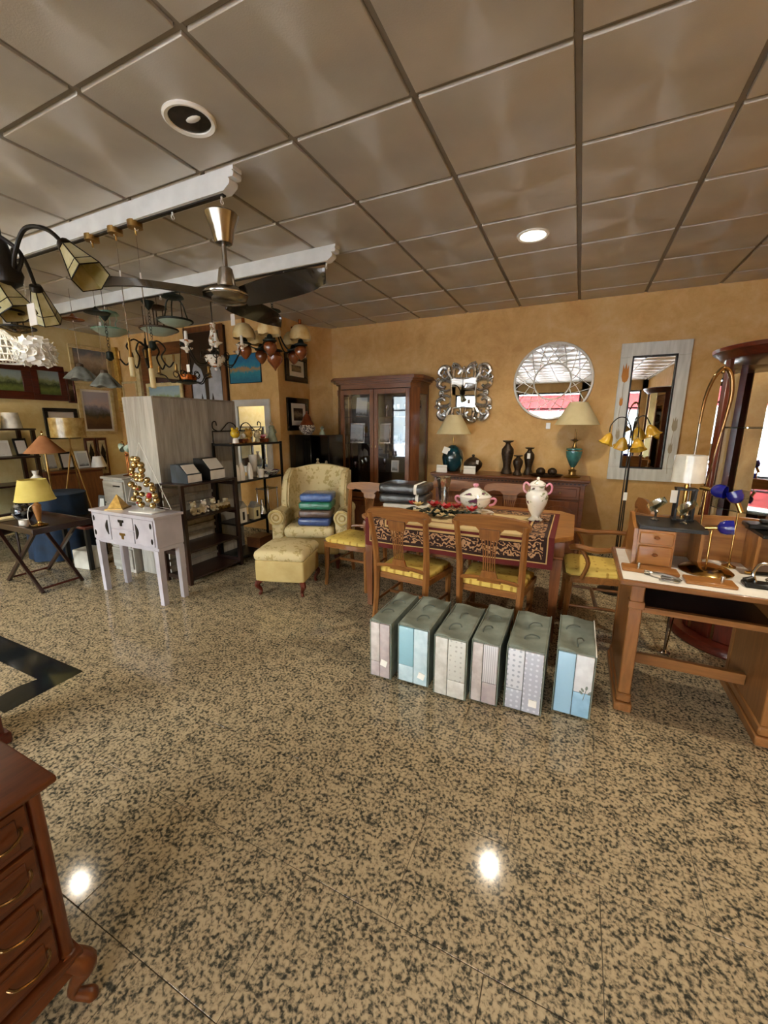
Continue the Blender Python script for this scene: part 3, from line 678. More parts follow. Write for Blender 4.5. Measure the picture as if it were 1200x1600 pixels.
# ================================================================== SIX ZIPPED BEDDING BAGS
def bag(x0, x1, y0, y1, panels, label, tagp=None, leaf=False, skew=.0, h=.37):
    w, d = x1 - x0, y1 - y0
    o = thing('bedding_bag', label, 'bedding bag', ((x0 + x1) / 2, (y0 + y1) / 2, 0), skew, 'zipped bedding bags in a row on the floor')
    b = B().box(-w / 2 + .003, w / 2 - .003, -d / 2 + .006, d / 2, .002, h, .012, 3)
    bmesh.ops.subdivide_edges(b.b, edges=[e for e in b.b.edges if e.calc_length() > .1], cuts=7, use_grid_fill=True)
    rn = random.Random(int(x0 * 1000))
    for v in b.b.verts:
        u = v.co; k = max(0, 1 - (2 * u.x / w) ** 2) * max(0, 1 - (2 * u.y / d) ** 2)
        if u.z > h - .02: u.z += -.012 * k + .008 * math.sin(17 * u.y + x0 * 9) * k + .006 * math.sin(31 * u.x + 13 * u.y)
        if abs(u.x) > w / 2 - .01 and .03 < u.z < h - .03: u.x += math.copysign(.004, -u.x) * (1 + math.sin(22 * u.y + 15 * u.z))
    body = b.o('body', 'bag_green', o, ang=50)
    e = .0035   # piping round the window and along the top edges
    zt = h - .004
    B().tube([(-w / 2 + e, -d / 2 + .004, .008), (w / 2 - e, -d / 2 + .004, .008), (w / 2 - e, -d / 2 + .004, zt), (-w / 2 + e, -d / 2 + .004, zt)], e, 6, True).o('piping', 'bag_green', body)
    for s_ in (-1, 1): B().tube([(s_ * (w / 2 - e), -d / 2, zt), (s_ * (w / 2 - e), d / 2 - .004, zt), (s_ * (w / 2 - e), d / 2 - .004, .01)], e, 6).o('piping', 'card' if leaf and s_ > 0 else 'bag_green', body)
    for (u0, u1, v0, v1, mt) in panels:
        X0, X1, Z0, Z1 = -w / 2 + .008 + u0 * (w - .016), -w / 2 + .008 + u1 * (w - .016), .012 + v0 * (h - .022), .012 + v1 * (h - .022)
        B().box(X0 + .001, X1 - .001, -d / 2 - .006, -d / 2 + .01, Z0 + .0008, Z1 - .0008, .005, 2).o('folded_fabric', mt, o)
    for yy in (-.09, .06):
        dx = rn.uniform(-.02, .02); a = rn.uniform(.3, 1.3)
        c, s_ = math.cos(a), math.sin(a); pts = [(-.04, 0, h - .012), (-.034, .006, h + .002), (0, .018, h + .008), (.034, .008, h + .003), (.04, -.004, h - .012)]
        B().tube([(dx + px * c - py * s_, yy + px * s_ + py * c, pz) for px, py, pz in pts], .0038, 6, sub=4).o('handle', 'bag_dark', o)
    if tagp: u, v, r_ = tagp; B().at((-w / 2 + u * w, -d / 2 - .008, v * h), 0, 0, r_).box(-.02, .02, -.0015, .0015, -.02, .02).o('label_card', 'card', o)
    if leaf:
        lf = B()
        lf.tube([(.05, -d / 2 - .007, .115), (.055, -d / 2 - .007, .15), (.06, -d / 2 - .007, .175)], .0015, 5)
        for (px, pz, a) in ((.06, .178, .1), (.043, .15, -.7), (.072, .155, .7), (.047, .165, -.5)): lf.at((px, -d / 2 - .0068, pz), 0, 0, a).ball((0, 0, .008), .008, 8, (.75, .12, 1.5))
        lf.o('leaf_print', 'bag_green', o)
    return o
bag(-1.02, -.88, 1.965, 2.42, [(0, .48, .28, 1, 'w_beige'), (0, .48, 0, .28, 'w_pinkgrey'), (.48, 1, 0, 1, 'w_pinkgrey')], 'leftmost bedding bag in the row, pinkish beige fabric with small white card', (.68, .3, .25))
bag(-.85, -.655, 1.99, 2.42, [(0, .52, .3, 1, 'w_aquadot'), (0, .52, 0, .3, 'w_ice'), (.52, 1, 0, 1, 'w_ice')], 'second bedding bag from left, aqua dotted and pale blue fabric', (.78, .2, .3))
bag(-.62, -.432, 1.965, 2.41, [(0, .42, 0, 1, 'w_cream'), (.42, 1, .3, 1, 'w_creamdot'), (.42, 1, 0, .3, 'w_cream')], 'third bedding bag from left, off-white fabric with grey dotted panel')
bag(-.42, -.268, 1.995, 2.48, [(0, .42, 0, 1, 'w_beige'), (.42, 1, .36, 1, 'w_stripe'), (.42, 1, 0, .36, 'w_pinkgrey')], 'fourth bedding bag from left, narrow, with striped grey and beige fabric')
bag(-.24, -.046, 2.015, 2.47, [(0, .48, .34, 1, 'w_whitedot'), (0, .48, 0, .34, 'w_greydot'), (.48, 1, 0, 1, 'w_greydot')], 'fifth bedding bag from left, white and lilac grey dotted fabric with white card', (.76, .2, .0))
bag(-.002, .184, 2.095, 2.52, [(0, .5, 0, 1, 'w_skydot'), (.5, 1, .4, 1, 'w_white'), (.5, 1, 0, .4, 'w_sky')], 'rightmost bedding bag, sky blue fabric with grey leaf print on white', None, True)

# ================================================================== DINING TABLE AND CHAIRS
TX0, TX1, TY0, TY1, TZ = -1.56, .03, 2.77, 3.71, .77
tcx0, tcy0 = (TX0 + TX1) / 2, (TY0 + TY1) / 2
dt = thing('dining_table', 'wooden dining table with cut corners under a tapestry cover', 'table', (tcx0, tcy0, 0))
hw, hd = (TX1 - TX0) / 2, (TY1 - TY0) / 2
def octo(e, cc=.11): a, b = hw + e, hd + e; return [(-a + cc, -b), (a - cc, -b), (a, -b + cc), (a, b - cc), (a - cc, b), (-a + cc, b), (-a, b - cc), (-a, -b + cc)]
B().prism(octo(0), 'XY', TZ - .024, TZ).prism(octo(-.012), 'XY', TZ - .036, TZ - .024).o('tabletop', 'oakX', dt)
B().box(-hw + .09, hw - .09, -hd + .07, -hd + .095, TZ - .125, TZ - .036).box(-hw + .09, hw - .09, hd - .095, hd - .07, TZ - .125, TZ - .036).box(-hw + .07, -hw + .095, -hd + .09, hd - .09, TZ - .125, TZ - .036).box(hw - .095, hw - .07, -hd + .09, hd - .09, TZ - .125, TZ - .036).o('apron', 'cherryX', dt)
for sx in (-1, 1):
    for sy in (-1, 1):
        b = B().at((sx * (hw - .09), sy * (hd - .09), 0))
        b.lathe([(.026, 0), (.034, .012), (.03, .03), (.036, .2), (.05, TZ - .16), (.058, TZ - .15), (.05, TZ - .14), (.058, TZ - .125), (.06, TZ - .036)], n=4, a0=PI / 4)
        b.o('leg', 'cherryZ', dt, ang=20)
# tapestry runner, hanging at the front and at the right
CX0, CX1, CY0, CY1 = TX0 + .10, TX1 - .11, TY0 - .012, TY1 - .15
drop = .22; LW, LL = CX1 - CX0, (CY1 - CY0) + drop
tapestry('tapestry', LW, LL)
def cl(u, v):
    x = CX0 + u * LW; s_ = v * LL
    if s_ < drop:
        q = drop - s_; return (x, CY0 - .006 - .010 * math.sin(x * 9.) * q / drop, TZ + .006 - q)
    return (x, CY0 - .006 + (s_ - drop), TZ + .006)
vs = [0] + [drop * k / 6 for k in range(1, 7)] + [drop + (LL - drop) * k / 8 for k in range(1, 9)]
b = B(); lay = b.b.loops.layers.uv.verify(); nu = 28
gr = [[(b.v(cl(i / nu, s_ / LL)), (i / nu * LW, s_)) for i in range(nu + 1)] for s_ in vs]
for j in range(len(vs) - 1):
    for i in range(nu):
        q = [gr[j][i], gr[j][i + 1], gr[j + 1][i + 1], gr[j + 1][i]]; f = b.f([x[0] for x in q])
        for lp, x in zip(f.loops, q): lp[lay].uv = x[1]
bmesh.ops.recalc_face_normals(b.b, faces=b.b.faces[:]); bmesh.ops.solidify(b.b, geom=b.b.faces[:], thickness=.004)
b.o('table_cover', 'tapestry', label='maroon and beige tapestry cover hanging over the dining table front', cat='tablecloth')

def make_chair(label, arms=False):
    t = thing('dining_chair' if not arms else 'dining_armchair', label, 'chair', group='dining chairs round the table')
    B().prism([(-.2, -.2), (.2, -.2), (.235, .18), (.18, .22), (-.18, .22), (-.235, .18)], 'XY', .40, .445).o('seat_frame', 'chairwoodX', t)
    p = B(); P = [(-.185, -.185), (.185, -.185), (.215, .17), (.17, .205), (-.17, .205), (-.215, .17)]
    rs = []
    for k, z in ((1., .445), (1.02, .458), (1., .475), (.9, .486), (.5, .492)): rs.append([p.v((x * k, y * k, z)) for x, y in P])
    p.rings(rs); p.o('seat_pad', 'seat_yellow', t, ang=60)
    for s_ in (-1, 1):
        B().tube([(s_ * .185, -.27, 0), (s_ * .185, -.225, .22), (s_ * .19, -.205, .44), (s_ * .195, -.22, .66), (s_ * .207, -.275, .93)], [.018, .021, .025, .022, .019], 6, sub=5).o('back_post', 'chairwoodZ', t)
        B().tube([(s_ * .205, .20, 0), (s_ * .2, .185, .2), (s_ * .2, .18, .41)], [.016, .021, .027], 6, sub=4).o('front_leg', 'chairwoodZ', t)
    # crest rail: shouldered, arched, tilted with the posts
    cr = []
    for k in range(17):
        u = -1 + k / 8; cr.append((u * .235, .075 + .022 * math.cos(u * PI / 2) - (.03 if abs(u) > .93 else 0)))
    low = [(.235, .02), (.20, .0), (.15, .018), (.085, .012), (.06, -.02), (-.06, -.02), (-.085, .012), (-.15, .018), (-.20, .0), (-.235, .02)]
    b = B().at((0, -.255, .885), 0, R(11)); b.prism(cr + low, 'XZ', -.014, .014); b.o('crest_rail', 'chairwoodX', t)
    sp = B().at((0, -.222, .50), 0, R(8))
    sp.prism([(-.075, 0), (.075, 0), (.055, .035), (.042, .085), (-.042, .085), (-.055, .035)], 'XZ', -.008, .008)
    sp.prism([(-.03, .315), (-.055, .32), (-.062, .35), (-.06, .39), (.06, .39), (.062, .35), (.055, .32), (.03, .315)], 'XZ', -.008, .008)
    for k in range(6):
        u = -1 + 2 * k / 5; sp.tube([(u * .036, 0, .08), (u * .034, 0, .17), (u * .038, 0, .25), (u * .05, 0, .325)], .0042, 6, sub=3)
    sp.o('splat', 'chairwoodZ', t)
    B().tube([(-.19, -.212, .505), (-.1, -.222, .52), (0, -.224, .525), (.1, -.222, .52), (.19, -.212, .505)], .015, 6, sub=3).o('lower_rail', 'chairwoodX', t)
    B().box(-.19, .19, -.02, .0, .2, .222).o('stretcher', 'chairwoodX', t)
    for s_ in (-1, 1): B().cyl((s_ * .188, -.225, .21), (s_ * .2, .185, .21), .011, n=8).o('side_rail', 'chairwoodY', t)
    if arms:
        for s_ in (-1, 1):
            a = B().tube([(s_ * .2, -.235, .68), (s_ * .235, -.12, .675), (s_ * .26, .03, .655), (s_ * .245, .15, .665), (s_ * .225, .20, .655)], [.016, .018, .021, .022, .02], 8, sub=5).o('arm', 'chairwoodY', t)
            B().tube([(s_ * .245, .13, .655), (s_ * .255, .08, .56), (s_ * .225, .11, .43)], .015, 8, sub=4).o('arm_support', 'chairwoodZ', a)
    return t
c0 = make_chair('splat-back dining chair with yellow seat in front of the table, behind the middle bags')
c0.scale = (1.06, 1, .955); c0.location = (-.44, 2.80, 0); c0.rotation_euler.z = R(-3)
dup(c0, (-1.05, 2.76, 0), R(-6), 'splat-back dining chair at the table front, behind the two leftmost bags')
dup(c0, (-1.10, 3.76, 0), R(180), 'dining chair behind the table, seen between glass vase and tureen')
dup(c0, (-.55, 3.76, 0), R(180), 'dining chair behind the table, seen between tureen and amphora')
dup(c0, (-1.83, 3.26, 0), R(178), 'dining chair at the left table end next to the wing armchair, facing forward')
ac = make_chair('dining armchair with yellow seat between table end and desk', True); ac.location = (.20, 3.27, 0); ac.rotation_euler.z = R(94)

# things on the table
TT = TZ + .0065
gv = B().shade([(.028, 0), (.032, .004), (.03, .02), (.038, .1), (.05, .2), (.062, .275)], n=14, th=.006, wav=-.06, k=7)
gv.lathe([(.03, .0005), (.032, .012), (.02, .014)], n=14)
gv.o('glass_vase', 'glass_vase', loc=(-1.02, 3.38, TT), label='flared cut glass vase standing on the tapestry', cat='vase')
tu = thing('tureen', 'white porcelain soup tureen with pink handles and flower sprays', 'tureen', (-.72, 3.28, TT + .0))
B().lathe([(.15, .004), (.155, .012), (.11, .012), (.06, .006)], n=36, close=False).o('platter', 'porc_flower', tu)
B().lathe([(.045, .012), (.06, .016), (.05, .035), (.09, .06), (.122, .1), (.125, .13), (.118, .14)], n=36).o('bowl', 'porc_flower', tu)
ld = B().lathe([(.128, .14), (.13, .147), (.115, .16), (.075, .19), (.035, .212), (.012, .218)], n=36).o('lid', 'porc_flower', tu)
B().lathe([(.01, .216), (.018, .224), (.026, .236), (.02, .248), (.004, .252)], n=16).o('lid_knob', 'pink_porc', ld)
for s_ in (-1, 1): B().tube([(s_ * .115, 0, .075), (s_ * .15, 0, .09), (s_ * .165, 0, .12), (s_ * .148, 0, .135), (s_ * .12, 0, .125)], .010, 8, sub=5).o('handle', 'pink_porc', tu)
am = thing('amphora', 'tall white porcelain lidded amphora with pink handles and purple flowers', 'vase', (-.245, 3.24, TT))
B().lathe([(.052, 0), (.055, .008), (.04, .018), (.03, .032), (.035, .045), (.055, .08), (.075, .14), (.082, .19), (.07, .225), (.05, .24), (.05, .262), (.058, .27)], n=32).o('body', 'porc_flower', am)
al = B().lathe([(.06, .27), (.061, .276), (.05, .29), (.025, .305), (.01, .31)], n=28).o('lid', 'porc_flower', am)
B().ball((0, 0, .32), .013).o('lid_knob', 'porcelain', al)
for s_ in (-1, 1): B().tube([(s_ * .07, 0, .205), (s_ * .095, 0, .225), (s_ * .10, 0, .265), (s_ * .082, 0, .285), (s_ * .056, 0, .262)], .008, 8, sub=5).o('handle', 'pink_porc', am)
fw = thing('flower_garland', 'low garland of red poinsettias and dark leaves lying on the tapestry', 'garland', (-.95, 3.04, TT))
M('leaf_dark', '16281a', '0c1a10', rough=.5); M('petal_red', 'b3121c', '8a0a14', rough=.5); M('petal_cream', 'd9c48e', 'c4a862', rough=.6)
rn = random.Random(3)
for k in range(64):
    x, y = rn.uniform(-.27, .3), rn.gauss(0, .045); a, tl_ = rn.uniform(0, 6.3), rn.uniform(-.5, .3)
    B().at((x, y, .018 + rn.uniform(0, .035)), a, 0, tl_).surf(lambda u, v: (u * .07, (v - .5) * .036 * math.sin(PI * min(1, u + .08)), .010 * math.sin(u * 3) - abs(v - .5) * .01), 4, 2, .0015).o('leaf', 'leaf_dark', fw)
for (fx, fy, fm, fs) in ((-.05, .03, 'petal_red', 1.), (.06, -.01, 'petal_red', 1.), (-.17, -.02, 'petal_cream', .8), (.27, -.03, 'petal_red', .9), (.13, .04, 'petal_red', .8), (-.24, .03, 'petal_red', .6)):
    cen = B().ball((fx, fy, .085), .011).o('flower_centre', 'gold', fw)
    for k in range(7):
        B().at((fx, fy, .074), k * .9 + fx * 7, 0, R(-24)).surf(lambda u, v: (u * .07 * fs, (v - .5) * .044 * fs * math.sin(PI * min(1, u * .9 + .1)), .012 * u), 4, 2, .0015).o('petal', fm, cen)
# packages on the table's left end
M('white_box', 'd8d2c4', 'c8c2b4', rough=.6)
box('flat_box', 'white_box', -.2, .2, -.15, .15, 0, .035, .004, loc=(-1.33, 3.36, TT), rz=R(6), label='flat white box under the wrapped packages on the table', cat='box')
for k, (mt, lb) in enumerate((('w_black', 'black plastic-wrapped textile package, lower of two on the table'), ('w_charcoal', 'charcoal plastic-wrapped textile package, topmost on the table'))):
    p = thing('wrapped_package', lb, 'package', (-1.36, 3.36, TT + .0365 + .087 * k), R(6 - 5 * k), 'wrapped packages on the table')
    B().box(-.215, .215, -.15, .15, 0, .085, .03, 4).o('textile', mt, p)
    B().box(.12, .15, -.153, .153, -.0, .0865, .028, 3).o('paper_band', 'card', p)

# ================================================================== WING ARMCHAIR, STOOL, FOLDED TEXTILES
wc = thing('wing_armchair', 'cream floral wing armchair with rolled arms by the bookcases', 'armchair', (-2.56, 3.64, 0), R(-158))
def pad(b, x0, x1, y0, y1, z0, z1, r=.05, seg=4): return b.box(x0, x1, y0, y1, z0, z1, r, seg)
pad(B(), -.31, .31, -.3, .33, .16, .34, .03).o('seat_base', 'uph_plain', wc)
pad(B(), -.26, .26, -.22, .35, .335, .46, .05).o('seat_cushion', 'floral', wc)
def backf(u, v):
    x = (u - .5) * .62; top = .99 + .05 * math.cos((u - .5) * PI); z = .34 + v * (top - .34); return (x, -.22 - .12 * v - .03 * math.cos((u - .5) * PI), z)
b = B()
gF = [[b.v(backf(i / 12, j / 10)) for i in range(13)] for j in range(11)]
gB = [[b.v((V(backf(i / 12, j / 10)) + V((0, -.11 + .03 * (j / 10), 0)))) for i in range(13)] for j in range(11)]
for g_ in (gF, gB):
    for j in range(10):
        for i in range(12): b.f([g_[j][i], g_[j][i + 1], g_[j + 1][i + 1], g_[j + 1][i]])
rim = lambda g_: g_[0] + [r_[-1] for r_ in g_[1:]] + g_[-1][-2::-1] + [r_[0] for r_ in g_[-2:0:-1]]
a_, c_ = rim(gF), rim(gB)
for k in range(len(a_)): b.f([a_[k], a_[(k + 1) % len(a_)], c_[(k + 1) % len(a_)], c_[k]])
b.o('backrest', 'floral', wc, ang=70)
for s_ in (-1, 1):
    w = B().prism([(-.36, .5), (.04, .56), (.07, .66), (.03, .82), (-.05, .94), (-.2, 1.01), (-.42, .99)], 'YZ', s_ * .275, s_ * .355)
    bmesh.ops.bevel(w.b, geom=w.b.edges[:], offset=.02, segments=3, affect='EDGES'); w.o('wing', 'floral', wc, ang=60)
    a = B().tube([(s_ * .335, -.34, .54), (s_ * .335, .0, .545), (s_ * .345, .30, .545)], [.075, .08, .085], 16).o('arm_roll', 'floral', wc)
    B().at((s_ * .345, .301, .545)).torus((0, 0, 0), .066, .012, 'Y', 24, 8).torus((0, .004, 0), .03, .008, 'Y', 18, 6).o('scroll_piping', 'uph_plain', a)
    pad(B(), s_ * .335 - .065, s_ * .335 + .065, -.34, .29, .16, .55, .03).o('arm_side', 'floral', wc)
    for yy in (-.27, .28): B().lathe([(.014, 0), (.018, .01), (.022, .06), (.034, .12), (.036, .165)], (s_ * .29, yy, 0), 12).o('leg', 'mahoganyZ', wc)
st = thing('footstool', 'cream floral footstool with plain sides before the wing armchair', 'footstool', (-2.33, 2.86, 0), R(-163))
pad(B(), -.225, .225, -.22, .22, .13, .33, .02).o('box_side', 'uph_plain', st)
b = B().box(-.235, .235, -.23, .23, .32, .41, .04, 4)
bmesh.ops.subdivide_edges(b.b, edges=[e for e in b.b.edges if e.calc_length() > .1], cuts=5, use_grid_fill=True)
for v in b.b.verts:
    if v.co.z > .36: v.co.z += .035 * max(0, 1 - (v.co.x / .24) ** 2) * max(0, 1 - (v.co.y / .235) ** 2)
b.o('cushion', 'floral', st, ang=70)
for sx in (-1, 1):
    for sy in (-1, 1): B().tube([(sx * .19, sy * .185, .14), (sx * .215, sy * .21, .10), (sx * .19, sy * .185, .04), (sx * .20, sy * .2, .0)], [.028, .026, .014, .016], 8, sub=4).o('leg', 'mahoganyZ', st)
for k, (mt, lb) in enumerate((('w_navy', 'dark blue folded textile, bottom of the stack on the armchair'), ('w_brown', 'brown folded textile, third from top on the armchair'), ('w_green', 'teal green folded textile, second from top on the armchair'), ('w_blue', 'bright blue folded textile, top of the stack on the armchair'))):
    B().box(-.17, .17, -.14, .14, 0, .082, .028, 4).o('folded_textile', mt, loc=(-2.44 + .004 * k, 3.50 + .008 * k, .462 + .084 * k), rz=R(-160 + 3 * (k % 2)), label=lb, cat='textile', group='plastic-wrapped textiles stacked on the wing armchair')

# ================================================================== VITRINE CABINET
vc = thing('display_cabinet', 'walnut display cabinet with two glazed doors and cornice against the back wall', 'cabinet', (-2.36, 4.93, 0))
w2, yf, yb = .575, -.21, .205; cc = .09
def oc(e): return [(-w2 - e + cc, yf - e), (w2 + e - cc, yf - e), (w2 + e, yf - e + cc), (w2 + e, yb), (-w2 - e, yb), (-w2 - e, yf - e + cc)]
B().prism(oc(.02), 'XY', 0, .09).prism(oc(0), 'XY', .09, .5).prism(oc(.015), 'XY', .5, .53).o('base', 'walnutX', vc)
for s_ in (-1, 1):
    x0, x1 = (-w2 + cc + .01, -.006) if s_ < 0 else (.006, w2 - cc - .01)
    B().box(x0, x1, yf - .012, yf - .001, .12, .48, .003).box(x0 + .06, x1 - .06, yf - .02, yf - .012, .17, .43, .006).o('lower_panel', 'walnutZ', vc)
B().prism(oc(0), 'XY', 1.93, 1.985).prism(oc(.02), 'XY', 1.985, 2.005).prism(oc(.045), 'XY', 2.005, 2.03).prism(oc(.07), 'XY', 2.03, 2.055).prism(oc(.06), 'XY', 2.055, 2.068).o('cornice', 'walnutX', vc)
box('back_panel', 'darkwoodZ', -w2, w2, yb - .02, yb, .53, 1.93, parent=vc)
for s_ in (-1, 1):
    B().prism([(s_ * (w2 - cc), yf), (s_ * w2, yf + cc), (s_ * (w2 - .02), yf + cc + .01), (s_ * (w2 - cc - .01), yf + .02)], 'XY', .53, 1.93).o('corner_post', 'walnutZ', vc)
    box('rear_post', 'walnutZ', s_ * w2 - (.03 if s_ > 0 else 0), s_ * w2 + (0 if s_ > 0 else .03), yb - .05, yb - .02, .53, 1.93, parent=vc)
    sd = B().box(s_ * w2 - .018, s_ * w2 + .0, yf + cc, yb - .04, .53, .6).box(s_ * w2 - .018, s_ * w2, yf + cc, yb - .04, 1.86, 1.93).o('side_frame', 'walnutY', vc)
    box('side_pane', 'glass', s_ * w2 - .012, s_ * w2 - .008, yf + cc, yb - .05, .6, 1.86, parent=sd)
    x0, x1 = (-w2 + cc, -.003) if s_ < 0 else (.003, w2 - cc)
    dr = B().box(x0, x0 + .055, yf - .02, yf, .54, 1.92, .003).box(x1 - .055, x1, yf - .02, yf, .54, 1.92, .003).box(x0 + .055, x1 - .055, yf - .02, yf, .54, .61, .003).box(x0 + .055, x1 - .055, yf - .02, yf, 1.86, 1.92, .003).o('door', 'cherryZ', vc)
    box('pane', 'glass', x0 + .05, x1 - .05, yf - .012, yf - .008, .6, 1.87, parent=dr)
    B().lathe([(.004, 0), (.008, .01), (.004, .03)], (s_ * .028, yf - .026, 1.2), 10).o('knob', 'brass_dull', dr)
for z in (.88, 1.24, 1.58): box('glass_shelf', 'glass_green', -w2 + .03, w2 - .03, yf + .07, yb - .03, z, z + .006, parent=vc)
# framed portraits and crystal standing in the vitrine
def pframe(x, y, z, w, h, lb, fm='silver_leaf', rz=0):
    p = thing('photo_frame', lb, 'photo frame', (x, y, z + .001), rz, 'portrait frames in the display cabinet')
    B().at((0, 0, 0), 0, R(-8)).box(-w / 2, w / 2, -.006, .006, 0, h, .002).o('frame', fm, p)
    B().at((0, 0, h / 2), 0, R(-8)).box(-w / 2 + .015, w / 2 - .015, -.009, -.0055, -h / 2 + .015, h / 2 - .015).o('photograph', 'portrait', p)
pframe(-2.60, 4.84, 1.586, .2, .26, 'large grey portrait frame on the top shelf of the cabinet, left door', 'silver_leaf', R(-6))
pframe(-2.68, 4.84, 1.246, .21, .26, 'large pale portrait frame on the second shelf, left door', 'silver_leaf', R(5))
pframe(-2.27, 4.84, 1.246, .15, .26, 'tall portrait frame on the second shelf, left in the right door', 'silver_leaf', R(10))
pframe(-2.12, 4.86, 1.246, .09, .12, 'tiny portrait frame on the second shelf, middle of the right door', 'black', 0)
pframe(-1.97, 4.84, 1.246, .12, .24, 'narrow portrait frame on the second shelf, right edge of the right door', 'silver_leaf', R(-12))
pframe(-2.12, 4.83, .886, .1, .15, 'small tilted card frame on the lowest shelf, right door', 'card', R(12))
rn = random.Random(5); gn_ = 0
for sh, sl, xs_ in ((1.586, 'top', (-2.27, -2.19, -2.11, -2.03, -1.95)), (1.246, 'second', (-2.50,)), (.886, 'lowest', (-2.74, -2.66, -2.58, -2.50, -2.30, -1.98))):
    for k, x in enumerate(xs_):
        h = rn.uniform(.1, .17)
        B().shade([(.022, 0), (.024, .004), (.006, .012), (.005, h * .5), (.02, h * .58), (.028, h * .8), (.024, h)], n=14, th=.003).o('crystal_glass', 'glass_vase', loc=(x, 4.9 + .05 * (k % 2), sh + .0005), label='crystal stem glass on the %s shelf of the display cabinet, %s' % (sl, ('first', 'second', 'third', 'fourth', 'fifth', 'sixth')[k] + ' from left') if len(xs_) > 1 else 'single crystal stem glass beside the pale portrait, second shelf', cat='glass', group='crystal glasses in the display cabinet')

# ================================================================== SIDEBOARD AND WHAT STANDS ON IT
sb = thing('sideboard', 'walnut sideboard with drawers and panelled doors below the mirrors', 'sideboard', (-.72, 4.93, 0))
a = .83
box('plinth', 'walnutX', -a - .01, a + .01, -.2, .205, 0, .09, .004, parent=sb)
box('carcass', 'walnutX', -a, a, -.19, .205, .09, .86, .003, parent=sb)
B().box(-a - .015, a + .015, -.205, .205, .86, .878).box(-a - .03, a + .03, -.22, .205, .878, .893, .004).box(-a - .045, a + .045, -.235, .205, .893, .922, .008).o('top', 'walnutX', sb)
for k in range(42): x = -a + .02 + k * (2 * a - .04) / 41; box('dentil', 'darkwoodX', x - .01, x + .01, -.212, -.204, .862, .875, parent=sb)
for k in range(4):
    x0 = -a + .04 + k * (2 * a - .08) / 4 + .006; x1 = x0 + (2 * a - .08) / 4 - .012
    dw = B().box(x0, x1, -.206, -.189, .70, .845, .004).box(x0 + .03, x1 - .03, -.212, -.205, .725, .82, .004).o('drawer', 'cherryX', sb)
    B().lathe([(.004, 0), (.012, .006), (.008, .018)], ((x0 + x1) / 2, -.216, .765), 10).o('knob', 'brass_dull', dw)
    dd = B().box(x0, x1, -.206, -.189, .11, .68, .004)
    arc = [(x0 + .05, .16), (x1 - .05, .16), (x1 - .05, .55)] + [((x0 + x1) / 2 + (x1 - x0 - .1) / 2 * math.cos(q), .55 + .075 * math.sin(q)) for q in [PI * i / 10 for i in range(1, 10)]] + [(x0 + .05, .55)]
    dd.prism(arc, 'XZ', -.214, -.204); dd.o('door', 'cherryZ', sb)
ST = .922
def cone_shade(p, r0, r1, z0, z1, mat='cream_shade', name='lamp_shade', n=36):
    s_ = B().shade([(r0, z0), (r1, z1)], n=n, th=.003).o(name, mat, p)
    B().torus((0, 0, z0 + .002), r0, .003, n=n, k=5).o('shade_trim', mat, s_); B().torus((0, 0, z1 - .002), r1, .003, n=24, k=5).o('shade_trim', mat, s_)
    return s_
l1 = thing('table_lamp', 'table lamp with dark teal ceramic body and cream shade on the sideboard', 'lamp', (-1.385, 4.93, ST), 0, 'table lamps on the sideboard')
B().lathe([(.065, 0), (.08, .01), (.12, .09), (.133, .17), (.118, .25), (.065, .30), (.04, .31), (.03, .32)], n=32).o('body', 'teal_ceramic', l1)
B().cyl((0, 0, .32), (0, 0, .42), .010, n=10).o('neck', 'brass_dull', l1)
cone_shade(l1, .21, .085, .455, .68); B().tube([(.115, -.03, .0), (.125, -.05, .12), (.10, -.06, .22)], .003, 5, sub=4).o('cable', 'cream_shade', l1)
B().at((-.05, -.12, .26), .3, 0, R(20)).box(-.04, .04, -.002, .002, -.04, .04).o('price_tag', 'card', l1)
l2 = thing('table_lamp', 'table lamp with jade green urn on brass foot and cream shade on the sideboard', 'lamp', (-.03, 4.93, ST), 0, 'table lamps on the sideboard')
B().lathe([(.085, 0), (.09, .008), (.07, .018), (.04, .03), (.035, .06), (.045, .075), (.02, .09), (.018, .11)], n=28).o('foot', 'brass_dull', l2)
B().lathe([(.02, .11), (.04, .14), (.075, .22), (.085, .28), (.08, .315), (.03, .325)], n=28).o('urn', 'jade_ceramic', l2)
B().lathe([(.084, .288), (.088, .293), (.083, .298)], n=28).o('urn_band', 'brass', l2)
B().lathe([(.03, .325), (.02, .34), (.012, .38), (.03, .40), (.055, .405), (.02, .41), (.010, .43), (.010, .52)], n=20).o('neck', 'brass_dull', l2)
cone_shade(l2, .225, .09, .565, .80)
pt = thing('lidded_pot', 'round dark bronze lidded pot with knob on the sideboard', 'pot', (-1.13, 4.93, ST))
B().lathe([(.05, 0), (.055, .008), (.075, .03), (.105, .07), (.112, .095), (.105, .1)], n=28).o('bowl', 'bronze', pt)
pl = B().lathe([(.112, .1), (.11, .115), (.08, .15), (.045, .175), (.012, .185)], n=28).o('lid', 'bronze', pt); B().ball((0, 0, .20), .018).o('lid_knob', 'bronze', pl)
B().at((.07, -.09, .13), .5, R(15)).box(-.015, .015, -.0015, .0015, -.025, .025).o('price_tag', 'card', pt)
def vase3(x, y, h, r, lb, tg=False):
    p = thing('candle_vase', lb, 'vase', (x, y, ST), 0, 'dark bronze candle vases on the sideboard')
    B().lathe([(r * .9, 0), (r * .95, .01), (r * .6, h * .2), (r * .62, h * .3), (r, h * .62), (r * .95, h * .75), (r * .45, h * .87), (r * .35, h * .93), (r * .85, h * .97), (r * .9, h), (r * .2, h * .985)], n=26).o('body', 'bronze', p)
    if tg: B().at((.0, -r - .004, h * .7), .1).box(-.016, .016, -.0015, .0015, -.03, .03).o('price_tag', 'card', p)
